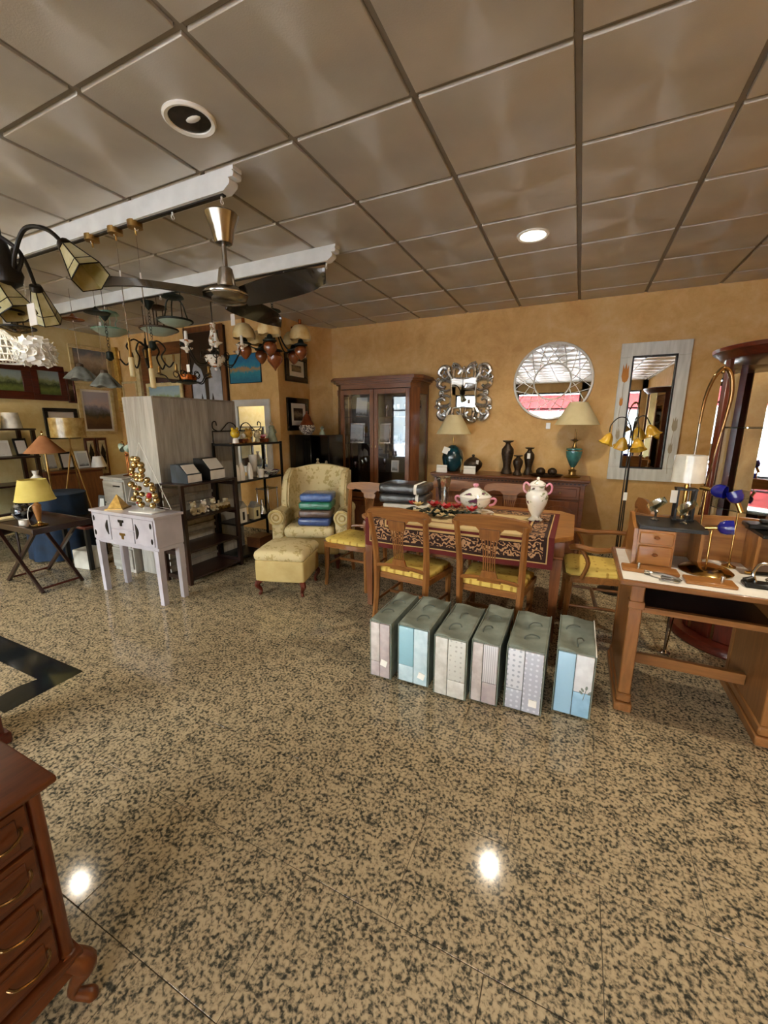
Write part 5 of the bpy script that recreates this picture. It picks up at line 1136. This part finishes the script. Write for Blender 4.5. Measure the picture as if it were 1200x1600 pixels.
B().ball((0, 0, .21), .018, 10).o('joint', 'copper', gn)
for s_ in (-1, 1):
    B().tube([(0, 0, .26), (s_ * .04, 0, .34), (s_ * .085, 0, .32)], .004, 6, sub=5).o('arm', 'copper', gn)
    h = B().at((s_ * .09, 0, .315), 0, 0, R(s_ * 50)); h.shade([(.042, -.075), (.026, -.02), (.012, .0)], n=18, th=.003); h.o('shade', 'frost_green', gn)
# dark wood bookcase
bc = thing('bookcase', 'low dark wooden slatted bookcase against the wardrobe', 'bookcase', (-3.353, 2.815, 0))
for y in (-.32, .32):
    for x in (-.155, .155): box('post', 'darkwoodZ', x - .018, x + .018, y - .018, y + .018, 0, .955, .003, parent=bc)
    for z in (.9, .6, .3, .06): box('end_rail', 'darkwoodX', -.135, .135, y - .01, y + .01, z - .02, z + .02, parent=bc)
for z in (.04, .31, .625, .935): box('shelf', 'darkwoodY', -.172, .172, -.30, .30, z, z + .018, .003, parent=bc)
for z in (.12, .19, .40, .47, .54, .72, .80): box('back_slat', 'greyoakX', -.158, -.15, -.30, .30, z - .014, z + .014, parent=bc)
def boxdisp(y, w, h, lb, cm):
    p = thing('card_dispenser', lb, 'display box', (-3.34, y, .9545), R(90 + 4), 'card display boxes on the bookcase')
    B().prism([(-.1, 0), (.1, 0), (.1, h), (.0, h), (-.1, h * .45)], 'YZ', -w / 2, w / 2).o('box', cm, p)
    B().box(-w / 2 + .004, w / 2 - .004, -.104, -.1005, .006, h * .45).o('front_panel', 'paper', p)
    B().at((0, -.052, h * .74), 0, R(-42 - 0)).box(-w / 2 + .01, w / 2 - .01, -.004, .0, -h * .31, h * .3).o('card_face', 'print_pale', p)
M('slate_card', '3d4650', '30383f', rough=.6)
boxdisp(2.68, .17, .17, 'left slate and white card dispenser box on the bookcase', 'slate_card'); boxdisp(2.955, .2, .21, 'right taller black and white card dispenser box on the bookcase', 'black')
M('plaster', 'cdbf9c', 'a8987a', 20., .7); M('plush', 'b09a7a', '8c7658', 60., .9, bmp=1., bscale=120)
def bear(x, y, z, s_, lb, mt='plaster', rz=R(90), grp='figurines on the bookcase', star=False, cat='figurine'):
    p = thing('bear_figurine', lb, cat, (x, y, z), rz, grp)
    b = B().ball((0, 0, .045 * s_), .04 * s_, 12, (1, .85, 1.1)); b.o('body', mt, p)
    h = B().ball((0, -.005 * s_, .115 * s_), .034 * s_, 12).o('head', mt, p)
    for q in (-1, 1): B().ball((q * .026 * s_, 0, .145 * s_), .012 * s_, 8).o('ear', mt, h); B().tube([(q * .035 * s_, -.01 * s_, .075 * s_), (q * .05 * s_, -.03 * s_, .05 * s_)], .012 * s_, 6).o('paw', mt, p); B().ball((q * .025 * s_, -.035 * s_, .016 * s_), .018 * s_, 8, (1, 1.5, .85)).o('foot', mt, p)
    B().ball((0, -.036 * s_, .105 * s_), .012 * s_, 8).o('muzzle', 'porcelain', h)
bear(-3.27, 2.66, .644, .85, 'leftmost seated plaster bear figurine on the bookcase middle shelf'); bear(-3.29, 2.80, .644, .8, 'middle plaster bear figurine on the bookcase middle shelf', 'porcelain'); bear(-3.26, 2.885, .644, .85, 'right plaster bear with strap on the bookcase middle shelf')
stf = B().prism([(.055 * (1 if k % 2 == 0 else .45) * math.sin(2 * PI * k / 10), .055 * (1 if k % 2 == 0 else .45) * math.cos(2 * PI * k / 10) + .045) for k in range(10)], 'XZ', -.012, .012)
stf.o('star_figurine', 'plaster', loc=(-3.25, 2.735, .6445), rz=R(90), label='plaster star figurine between bears on the bookcase shelf', cat='figurine')
tn = thing('toy_train', 'small plaster toy train on the bookcase middle shelf', 'figurine', (-3.27, 3.02, .644), R(90)); box('carriage', 'plaster', -.08, .08, -.025, .025, .02, .06, .006, parent=tn); B().box(.02, .06, -.022, .022, .06, .1, .005).cyl((-.05, 0, .06), (-.05, 0, .09), .01, n=10).o('cab', 'plaster', tn)
for k in range(4): B().cyl((-.06 + .04 * k, -.03, .018), (-.06 + .04 * k, .03, .018), .018, n=14).o('wheel', 'brass_dull', tn)
# black metal shelf with scrolled crest
ms = thing('metal_shelf', 'black metal shelf unit with scrolled top beside the bookcase', 'shelf unit', (-3.35, 3.54, 0))
for y in (-.375, .375):
    for x in (-.14, .14): box('post', 'black_iron', x - .011, x + .011, y - .011, y + .011, 0, 1.30, parent=ms)
for z in (.06, .42, .88, 1.27): box('shelf', 'black', -.15, .15, -.385, .385, z, z + .022, .003, parent=ms)
b = B().tube([(-.14, -.37, 1.3), (-.14, -.37, 1.42), (-.14, .37, 1.42), (-.14, .37, 1.3)], .007, 6)
for s_ in (-1, 1):
    b.tube([(-.14, s_ * .02, 1.42), (-.14, s_ * .06, 1.49), (-.14, s_ * .14, 1.51), (-.14, s_ * .21, 1.46), (-.14, s_ * .26, 1.42)], .006, 6, sub=5)
    b.tube([(-.14, s_ * .30, 1.42), (-.14, s_ * .36, 1.45), (-.14, s_ * .36, 1.51), (-.14, s_ * .32, 1.52), (-.14, s_ * .31, 1.48)], .006, 6, sub=5)
b.o('scroll_crest', 'black_iron', ms)
M('yellow_glaze', 'd9b52a', 'b8921a', rough=.25, coat=.5); M('brown_glaze', '7a3a1a', '5a2810', rough=.3); M('sage', '9aa28c', '7d8570', 18., .5)
SZ = 1.2925
def owl(x, y, lb, mt, s_=1.):
    p = thing('animal_figurine', lb, 'figurine', (x, y, SZ), R(95), 'figurines on the top of the metal shelf')
    B().lathe([(.03 * s_, 0), (.034 * s_, .01), (.028 * s_, .05 * s_), (.02 * s_, .06 * s_)], n=14).o('body', 'porcelain' if mt == 'yellow_glaze' else mt, p)
    h = B().ball((0, 0, .105 * s_), .052 * s_, 14, (1, .9, .95)).o('head', mt, p)
    for q in (-1, 1): B().ball((q * .035 * s_, 0, .155 * s_), .016 * s_, 8).o('ear', mt, h); B().ball((q * .018 * s_, -.045 * s_, .115 * s_), .006 * s_, 6).o('eye', 'black', h)
    box('plinth', 'oakX', -.05 * s_, .05 * s_, -.035, .035, -.0, .008, parent=p)
owl(-3.25, 3.245, 'yellow round-headed figurine at the left of the metal shelf top', 'yellow_glaze'); owl(-3.27, 3.46, 'olive round-headed figurine in the middle of the metal shelf top', 'gold_straw', .95); owl(-3.24, 3.56, 'pale cream animal figurine in the middle of the metal shelf top', 'plaster', .8)
cg = thing('carousel_figurine', 'small brown toy cart figurine with flowers on the metal shelf top', 'figurine', (-3.25, 3.36, SZ), R(92)); box('cart', 'brown_glaze', -.05, .05, -.03, .03, .012, .05, .006, parent=cg); B().ball((0, 0, .08), .026, 10).o('load', 'porcelain', cg)
for q in (-1, 1): B().cyl((q * .03, -.035, .014), (q * .03, .035, .014), .014, n=12).o('wheel', 'oakX', cg)
fb = thing('flower_figurine', 'low red flower basket figurine on the metal shelf top', 'figurine', (-3.27, 3.70, SZ), R(90)); B().lathe([(.05, 0), (.06, .04), (.05, .045)], n=18).o('basket', 'brown_glaze', fb)
for k in range(9): B().ball((.04 * math.cos(k * 2.4) * (k / 9), .03 * math.sin(k * 2.4), .06 + .012 * (k % 3)), .016, 8).o('flower', ('petal_red', 'pink_porc', 'plaster')[k % 3], fb)
lg = thing('lady_figurine', 'sage green standing lady figurine at the right of the metal shelf top', 'figurine', (-3.26, 3.83, SZ), R(95)); B().lathe([(.06, 0), (.055, .03), (.03, .12), (.028, .15), (.035, .17), (.02, .19)], n=18).o('dress', 'sage', lg); B().ball((0, 0, .21), .022, 10).o('head', 'plaster', lg); B().tube([(.03, 0, .16), (.05, -.02, .12), (.02, -.035, .1)], .009, 6, sub=3).o('arm', 'sage', lg)
# middle shelf: white bathroom ware
BZ = .9025
for k, (y, h, r) in enumerate(((3.235, .17, .03), (3.30, .19, .033), (3.42, .18, .033))): B().lathe([(r, 0), (r, h * .62), (r * .75, h * .82), (r * .4, h * .92), (r * .4, h)], n=18).o('white_bottle', 'porcelain', loc=(-3.25, y, BZ), label=('leftmost', 'second', 'rightmost')[k] + ' white ceramic bottle on the metal shelf middle board', cat='bottle', group='white bottles on the metal shelf')
tb_ = thing('toothbrush_cup', 'white cup holding toothbrushes on the metal shelf', 'cup', (-3.23, 3.57, BZ)); B().shade([(.03, 0), (.035, .10)], n=20, th=.004).lathe([(.028, .001), (.028, .006)], n=20).o('cup', 'porcelain', tb_)
for q in (-1, 1): B().tube([(0, q * .01, .01), (.005, q * .025, .13), (.005, q * .04, .2)], .004, 6).o('toothbrush', 'sage', tb_)
B().shade([(.035, 0), (.05, .25)], n=18, th=.004).o('white_vase', 'porcelain', loc=(-3.36, 3.6, BZ), label='tall flared white vase behind the toothbrush cup', cat='vase')
B().lathe([(.03, 0), (.042, .02), (.038, .022), (.01, .012)], n=20).o('soap_dish', 'porcelain', loc=(-3.225, 3.64, BZ), label='small white soap dish on the metal shelf', cat='dish')
B().lathe([(.05, 0), (.08, .02), (.115, .06), (.11, .062), (.07, .028), (.01, .014)], n=28).o('porcelain_bowl', 'porc_flower', loc=(-3.275, 3.785, BZ), label='wide flowered white bowl at the right end of the metal shelf', cat='bowl')
# lower shelf: lanterns and glass
LZ = .4425
for k, (y, h, mt, lb) in enumerate(((3.46, .2, 'cream_shade', 'cream house lantern on the lower metal shelf'), (3.25, .24, 'porcelain', 'white slim house lantern at the left of the lower metal shelf'))):
    p = thing('house_lantern', lb, 'lantern', (-3.26, y, LZ), R(90), 'house lanterns'); box('walls', mt, -.05, .05, -.04, .04, 0, h * .68, .002, parent=p); B().prism([(-.06, h * .68), (.06, h * .68), (0, h)], 'XZ', -.045, .045).o('roof', 'greyoakX', p); box('window_opening', 'black', -.015, .015, -.0415, -.0395, .03, h * .5, parent=p)
B().shade([(.03, 0), (.055, .04), (.04, .1), (.02, .14), (.02, .2)], n=20, th=.003).o('silver_decanter', 'chrome', loc=(-3.25, 3.58, LZ), label='shiny silver decanter on the lower metal shelf', cat='decanter')
p = thing('glass_rack', 'tiered glass stand with silver rails on the lower metal shelf', 'stand', (-3.32, 3.76, LZ)); box('glass_plate', 'glass_green', -.08, .08, -.12, .1, .3, .306, parent=p); box('glass_plate', 'glass_green', -.08, .08, -.02, .1, .02, .026, parent=p)
for sx in (-1, 1):
    for yy in (-.1, .09): B().cyl((sx * .07, yy, 0), (sx * .07, yy, .32), .005, n=8).o('rail', 'chrome', p)
box('wooden_crate', 'walnutY', -.1, .1, -.12, .12, 0, .12, .004, loc=(-3.33, 3.6, .0825), label='brown wooden crate on the bottom metal shelf', cat='crate')

# ================================================================== BLACK CORNER CABINET
bk = thing('corner_cabinet', 'black lacquered cabinet with open side shelf in the corner', 'cabinet', (-3.1, 4.5, 0))
box('door_half', 'black_gloss', -.31, .02, -.16, .17, 0, 1.36, .003, parent=bk)
for q in ((.02, .30, .15, .17, 0, 1.36), (.285, .30, -.16, .15, 0, 1.36)): box('side', 'black_gloss', *q, parent=bk)
for z in (.0, .45, .86, 1.345): box('shelf', 'black_gloss', .021, .284, -.16, .149, z, z + .016, parent=bk)
def statuette(x, y, z, lb, s_=1.):
    p = thing('statuette', lb, 'figurine', (x, y, z), 0, 'pale statuettes in the black cabinet'); B().lathe([(.028 * s_, 0), (.026 * s_, .02), (.02 * s_, .1), (.024 * s_, .13), (.01 * s_, .15)], n=14).o('robe', 'plaster', p); B().ball((0, 0, .17 * s_ + .0), .017, 10).o('head', 'plaster', p)
statuette(-3.02, 4.40, .877, 'left pale statuette on the black cabinet shelf'); statuette(-2.89, 4.40, .877, 'right pale statuette on the black cabinet shelf', .85)
ur = thing('lidded_urn', 'dark brown lidded urn with mosaic belly on the black cabinet', 'urn', (-3.2, 4.45, 1.361)); M('mosaic', 'd8cfbc', '2a160e', 60., .3, lo=.46, hi=.54)
B().lathe([(.05, 0), (.06, .01), (.10, .06), (.105, .09), (.09, .12)], n=26).o('belly', 'mosaic', ur); B().lathe([(.09, .12), (.095, .13), (.06, .18), (.05, .22), (.03, .25), (.01, .27)], n=26).o('lid', 'brown_glaze', ur); B().ball((0, 0, .285), .015, 8).o('knob', 'brown_glaze', ur)
B().lathe([(.04, 0), (.03, .03), (.015, .06), (.03, .08), (.004, .11)], n=14).o('small_ornament', 'sage', loc=(-2.97, 4.45, 1.362), label='small sage green ornament right of the urn on the black cabinet', cat='ornament')

# ================================================================== PICTURES AND MIRRORS ON THE LEFT
def picture(name, lb, cat, c, w, h, fw, fm, art, normal, mount=None, group=None, th=.03, tilt=0):
    """framed picture centred at c on a wall; normal is 'Y-' or 'X+'"""
    rz = 0 if normal == 'Y-' else R(90)
    p = thing(name, lb, cat, c, rz, group)
    fr = B().at((0, 0, 0), 0, tilt); a, b_ = w / 2, h / 2
    for q in ((-a, a, b_ - fw, b_), (-a, a, -b_, -b_ + fw), (-a, -a + fw, -b_ + fw, b_ - fw), (a - fw, a, -b_ + fw, b_ - fw)): fr.box(q[0], q[1], -th, -.001, q[2], q[3], .004)
    fr.o('frame', fm, p); m_ = mount or 0
    if m_: B().at((0, 0, 0), 0, tilt).box(-a + fw, a - fw, -th * .5, -.003, -b_ + fw, b_ - fw).o('mount', 'card', p)
    B().at((0, 0, 0), 0, tilt).box(-a + fw + m_, a - fw - m_, -th * .5 - .002, -.002, -b_ + fw + m_, b_ - fw - m_).o('picture' if art != 'mirror' else 'mirror_pane', art, p)
    return p
for ax in 'XYZ': pass
XW = XL
picture('painting', 'meadow landscape in a wide maroon frame at the far left wall', 'painting', (XW, 2.77, 2.04), .62, .46, .1, 'mahoganyX', 'art_meadow', 'X+', group='paintings on the left wall')
picture('painting', 'green valley landscape in a maroon frame beside the black print', 'painting', (XW, 3.28, 2.04), .40, .46, .075, 'mahoganyX', 'art_meadow', 'X+', group='paintings on the left wall')
picture('painting', 'small dark print in a maroon frame left of the mountain painting', 'painting', (XW, 3.54, 2.0), .1, .42, .02, 'mahoganyX', 'art_dark', 'X+', group='paintings on the left wall')
picture('painting', 'black framed floral print behind the golden drum shade', 'painting', (XW, 3.36, 1.50), .42, .42, .05, 'black', 'print_pale', 'X+', group='paintings on the left wall')
picture('painting', 'mountain landscape painting in a cream frame on the left wall', 'painting', (XW, 3.86, 1.69), .52, .70, .05, 'cream_frame' if 'cream_frame' in MATS else M('cream_frame', 'd9c592', 'c4ac74', 20., .5).name, 'art_mountain', 'X+', .03, group='paintings on the left wall')
picture('painting', 'dusky grey landscape in a gilt frame above the mountain painting', 'painting', (XW, 3.86, 2.34), .56, .52, .05, 'cream_frame', 'art_dusk', 'X+', group='paintings on the left wall')
for k in range(2):
    p = thing('carved_panel', ('left' if k == 0 else 'right') + ' dark carved panel with black diamond ornament on the left wall', 'wall panel', (XW, 3.68 + .165 * k, 1.0), R(90), 'pair of carved panels')
    box('board', 'mahoganyZ', -.075, .075, -.025, -.001, -.29, .29, .003, parent=p); box('field', 'plaster', -.045, .045, -.029, -.025, -.25, .25, parent=p)
    B().prism([(0, -.2), (.035, -.06), (.02, 0), (.035, .06), (0, .2), (-.035, .06), (-.02, 0), (-.035, -.06)], 'XZ', -.036, -.029).torus((0, -.035, 0), .026, .006, 'Y', 16, 5).torus((0, -.035, .12), .018, .005, 'Y', 16, 5).torus((0, -.035, -.12), .018, .005, 'Y', 16, 5).o('ornament', 'black_iron', p)
YL = 4.2
picture('painting', 'tall flower painting beside the wardrobe top on the rear wall', 'painting', (-6.25, YL, 1.75), .34, .75, .03, 'cream_frame', 'art_flower', 'Y-')
p = picture('wall_mirror', 'gilded mirror with brown wooden surround above the wardrobe', 'mirror', (-5.42, YL, 2.2), 1.0, .82, .16, 'walnutX', 'mirror', 'Y-'); 
picture('painting', 'gold framed meadow picture hanging behind the iron chandelier', 'painting', (-5.42, YL - .05, 1.86), .75, .42, .05, 'cream_frame', 'art_meadow', 'Y-')
ap_ = thing('screen_panel', 'dark framed panel with pale arched leaf pattern above the wardrobe', 'wall panel', (-4.60, YL, 2.22))
B().box(-.36, .36, -.04, -.001, -.52, .52, .005).o('board', 'darkwoodZ', ap_)
for q in ((-.36, .36, .46, .53), (-.36, -.29, -.52, .46), (.29, .36, -.52, .46)): box('frame_strip', 'walnutZ', q[0], q[1], -.055, -.04, q[2], q[3], .003, parent=ap_)
M('pale_panel', 'b9bcc4', 'a3a6ae', rough=.4)
for s_ in (-1, 1): B().prism([(s_ * .03, -.5), (s_ * .27, -.5), (s_ * .27, -.05), (s_ * .2, .08), (s_ * .09, 0), (s_ * .04, -.14)], 'XZ', -.046, -.04).o('pale_leaf', 'pale_panel', ap_); B().prism([(s_ * .06, -.5), (s_ * .14, -.5), (s_ * .1, -.32)], 'XZ', -.05, -.046).o('dark_leaf', 'darkwoodZ', ap_)
for k, (x, h) in enumerate(((-5.985, .8), (-6.47, .95))): box('gilt_frame', 'gold_straw' if k else 'cream_frame', -.035, .05, -.06, -.01, -h / 2, h / 2, .006, loc=(x, YL, 2.15), label=('slim gilt frame edge beside the flower painting' if k else 'slim cream frame edge left of the gilded mirror'), cat='frame')
picture('painting', 'bright blue sea picture on the rear wall under the tulip chandelier', 'painting', (-3.945, YL, 2.19), .53, .36, .006, 'petrol_cloth', 'art_sea', 'Y-', th=.02)
picture('wall_mirror', 'white framed mirror on the rear wall behind the metal shelf', 'mirror', (-3.88, YL, 1.33), .62, .95, .085, 'white_paint', 'mirror', 'Y-')
XC = -3.43
picture('painting', 'upper black framed picture on the narrow wall by the corner', 'painting', (XC, 4.56, 2.2), .46, .34, .07, 'black_gloss', 'art_dark', 'X+', .06)
picture('painting', 'lower black framed picture on the narrow wall behind the urn', 'painting', (XC, 4.56, 1.62), .46, .42, .07, 'black_gloss', 'art_dark', 'X+', .06)

# ================================================================== LEFT CLUTTER
tt = thing('tray_table', 'dark folding tray table with crossed legs at the left', 'table', (-4.58, 1.97, 0))
box('tray', 'darkwoodX', -.47, .46, -.22, .22, .575, .595, .003, parent=tt)
for q in ((-.47, .46, -.235, -.22), (-.47, .46, .22, .235), (-.485, -.47, -.235, .235), (.46, .475, -.235, .235)): box('tray_rim', 'darkwoodX', *q, .572, .625, .003, parent=tt)
for y in (-.165, .165):
    for s_ in (-1, 1): B().at((0, y + s_ * .014, .29), 0, 0, R(s_ * 50.5)).box(-.012, .012, -.0125, .0125, -.44, .44).o('leg', 'mahoganyZ', tt) if 0 else B().tube([(-s_ * .33, y + s_ * .014, .006), (s_ * .33, y + s_ * .014, .575)], .019, 4).o('leg', 'darkwoodX', tt)
for x in (-.3, .3): B().cyl((x, -.16, .04 if 0 else .035), (x, .16, .035), .010, n=8).o('crossbar', 'mahoganyY', tt)
TTZ = .5955
yl = thing('table_lamp', 'table lamp with yellow shade and wooden body on the folding tray table', 'lamp', (-4.36, 1.91, TTZ), 0, 'table lamps at the left')
B().lathe([(.06, 0), (.065, .008), (.045, .016), (.02, .025), (.014, .04)], n=24).o('foot', 'brass', yl); B().lathe([(.014, .04), (.018, .06), (.03, .14), (.034, .19), (.02, .2), (.01, .22)], n=20).o('body', 'oakZ', yl)
cone_shade(yl, .148, .10, .235, .42, 'yellow_shade')
B().tube([(.0, -.02, .2), (-.07, -.03, .16), (-.09, -.04, .08), (-.05, -.05, .01)], .003, 5, sub=4).o('cable', 'card', yl)
jg = thing('white_jug', 'small white cup beside the yellow lamp', 'cup', (-4.42, 1.82, TTZ)); B().shade([(.03, 0), (.036, .02), (.036, .065)], n=18, th=.004).o('cup', 'porcelain', jg); B().torus((-.04, 0, .035), .018, .005, 'Y', 14, 6).o('handle', 'porcelain', jg)
dv = thing('dark_vase', 'dark glossy vase with silver sheen at the left of the yellow lamp', 'vase', (-4.72, 1.95, TTZ)); B().lathe([(.04, 0), (.05, .01), (.085, .07), (.08, .12), (.05, .17), (.06, .2), (.03, .195)], n=24).o('body', 'silver_dark' if 'silver_dark' in MATS else M('silver_dark', '8c8c8c', '1a1a1c', 22., .15, metal=.6, coat=.6, lo=.5, hi=.62).name, dv)
box('book', 'cream_shade', -.06, .06, -.09, .09, 0, .025, .003, loc=(-4.9, 1.86, TTZ), label='pale closed book lying at the left of the tray table', cat='book')
bt2 = thing('cloth_table', 'round table under a dark petrol blue cloth behind the yellow lamp', 'table', (-5.30, 2.52, 0))
b = B(); rs = []
for z, r, w in ((.74, .02, 0), (.742, .26, 0), (.735, .28, .0), (.6, .285, .02), (.3, .30, .04), (.02, .31, .06)): rs.append([b.v((r * (1 + w * math.cos(9 * a)) * math.cos(a), r * (1 + w * math.cos(9 * a)) * math.sin(a), z)) for a in [2 * PI * i / 72 for i in range(72)]])
b.rings(rs); b.o('cloth', 'petrol_cloth', bt2, ang=60)
wg = thing('wrapped_vase', 'clear plastic-wrapped rounded vase on the blue clothed table', 'vase', (-5.42, 2.42, .743)); B().lathe([(.04, 0), (.09, .06), (.095, .11), (.05, .17), (.02, .2), (.035, .25)], n=18).o('vase', 'white_shade', wg)
pk = thing('table_lamp', 'lamp with brown pink cone shade on a slim stand behind the blue table', 'lamp', (-5.92, 2.78, .0), 0, 'table lamps at the left')
B().lathe([(.13, 0), (.135, .01), (.03, .03), (.014, .05), (.012, .9), (.02, .92), (.012, .95), (.01, 1.16)], n=20).o('stand', 'brass_dull', pk); B().shade([(.21, 1.15), (.03, 1.355)], n=32, th=.003).o('lamp_shade', 'pink_shade', pk); B().lathe([(.004, 1.36), (.012, 1.37), (.006, 1.385), (.014, 1.40), (.003, 1.42)], n=10).o('finial', 'brass', pk)
gd = thing('floor_lamp', 'tripod floor lamp with wrapped golden drum shade by the left wall', 'floor lamp', (-5.82, 3.02, 0))
B().shade([(.185, 1.33), (.185, 1.57)], n=36, th=.003).o('drum_shade', 'gold_shade', gd); B().cyl((0, 0, 1.1), (0, 0, 1.45), .008, n=8).o('stem', 'brass_dull', gd)
for k in range(3): a = 2.1 * k + .3; B().cyl((0, 0, 1.2), (.26 * math.cos(a), .26 * math.sin(a), 0.006), .009, .006, 8).o('tripod_leg', 'brass_dull', gd)
# wall rack with wrapped lampshades and frames
rk = thing('display_rack', 'dark wooden rack with lampshades on top along the left wall', 'rack', (-6.38, 2.1, 0))
for y in (-.75, .72):
    for x in (-.17, .17): box('post', 'darkwoodZ', x - .02, x + .02, y - .02, y + .02, 0, 1.42, parent=rk)
for z in (.35, .74, 1.08, 1.42): box('shelf', 'darkwoodY', -.2, .2, -.78, .75, z, z + .022, .003, parent=rk)
for k in range(4): B().shade([(.105, 0), (.08, .19)] if k % 2 else [(.1, 0), (.1, .17)], n=28, th=.004).o('wrapped_lampshade', ('white_shade', 'white_shade', 'cream_shade', 'white_shade')[k], loc=(-6.35, 2.02 + .22 * k, 1.4425), label=('white drum lampshade in plastic, leftmost on the rack', 'white tapered lampshade in plastic, second on the rack', 'cream drum lampshade, third on the rack', 'white tapered lampshade at the rack end')[k], cat='lampshade', group='lampshades on the rack')
for k in range(4):
    p = thing('leaning_frame', ('dark small frame leaning at the rack far end', 'white small frame leaning on the rack', 'brown small frame leaning on the rack', 'cream small frame leaning on the rack near end')[k], 'photo frame', (-6.36, 2.75 - .19 * k, 1.103), R(90 - 5 * k), 'frames leaning on the rack'); B().at((0, 0, 0), 0, R(-14)).box(-.07, .07, -.008, .008, 0.002, .22 - .02 * k, .003).o('frame', ('black', 'white_gloss', 'walnutX', 'cream_frame')[k], p); B().at((0, -.001, 0), 0, R(-14)).box(-.05, .05, -.011, -.008, .025, .19 - .02 * k).o('print', 'print_pale', p)
# cabinet low along the left wall with shade and photos
lc = thing('low_cabinet', 'brown low cabinet with photos along the left wall', 'cabinet', (-6.40, 3.3, 0)); box('body', 'mahoganyY', -.18, .18, -.4, .3, .0, .86, .004, parent=lc); box('top', 'walnutY', -.19, .2, -.42, .32, .86, .885, .005, parent=lc)
for k in range(2): box('door', 'walnutZ', .181, .195, -.39 + .345 * k, -.055 + .345 * k, .06, .83, .004, parent=lc)
for k in range(3): 
    p = thing('leaning_frame', ('pale photo frame on the low cabinet, near end', 'black photo frame on the low cabinet, middle', 'pale photo frame on the low cabinet, far end')[k], 'photo frame', (-6.33, 3.02 + .2 * k, .886), R(88), 'frames on the low cabinet'); B().at((0, 0, 0), 0, R(-12)).box(-.08, .08, -.008, .008, 0.002, .24, .003).o('frame', ('cream_frame', 'black', 'white_gloss')[k], p); B().at((0, -.001, 0), 0, R(-12)).box(-.06, .06, -.011, -.008, .025, .21).o('print', ('portrait', 'print_pale', 'portrait')[k], p)
B().shade([(.1, 0), (.06, .15)], n=24, th=.003).o('small_lampshade', 'card', loc=(-6.30, 3.60, .8855), label='small white lampshade at the end of the low cabinet', cat='lampshade')
box('wall_socket', 'black', 0, .01, -.04, .04, -.035, .035, .002, loc=(XL, 3.78, .5), label='dark wall socket low on the left wall', cat='socket')
# low table with red top, black bowl and leaning photos
lt = thing('low_table', 'low black table with glossy red top beside the console', 'table', (-4.66, 2.52, 0)); box('top', 'mahoganyX', -.26, .2, -.2, .24, .44, .465, .005, parent=lt)
for x in (-.23, .17):
    for y in (-.17, .21): box('leg', 'black', x - .018, x + .018, y - .018, y + .018, 0, .44, parent=lt)
B().lathe([(.1, 0), (.16, .03), (.18, .06), (.175, .062), (.15, .035), (.01, .012)], n=32).o('black_bowl', 'black_gloss', loc=(-4.66, 2.47, .4655), label='wide black bowl on the low red table', cat='bowl')
for k in range(2): 
    p = thing('leaning_frame', ('left' if k == 0 else 'right') + ' black photo frame leaning behind the black bowl', 'photo frame', (-4.84 + .17 * k, 2.735, .466), R(20 + 30 * k), 'frames by the black bowl'); B().at((0, 0, 0), 0, R(-14)).box(-.07, .07, -.008, .008, .002, .24, .003).o('frame', 'black', p); B().at((0, -.001, 0), 0, R(-14)).box(-.045, .045, -.011, -.008, .04, .2).o('print', 'portrait', p)
box('storage_box', 'white_box', -.12, .12, -.1, .1, 0, .2, .006, loc=(-4.62, 2.42, .0005), rz=R(8), label='white storage box on the floor under the low red table', cat='box')
wk = thing('wicker_chair', 'dark wicker armchair in front of the left rack', 'chair', (-5.84, 2.08, 0), R(-60)); wk.scale = (.75, .75, .95)
pad(B(), -.26, .26, -.24, .26, .30, .42, .04).o('seat', 'darkwoodX', wk)
B().surf(lambda u, v: (.30 * math.cos(PI * u), -.26 + .0 - .18 * math.sin(PI * u) + .05, .42 + v * (.30 + .15 * math.sin(PI * u))), 20, 6, .03).o('backrest', 'darkwoodX', wk)
for sx in (-1, 1):
    for sy in (-1, 1): B().cyl((sx * .22, sy * .2, 0), (sx * .22, sy * .2, .31), .018, n=8).o('leg', 'darkwoodZ', wk)
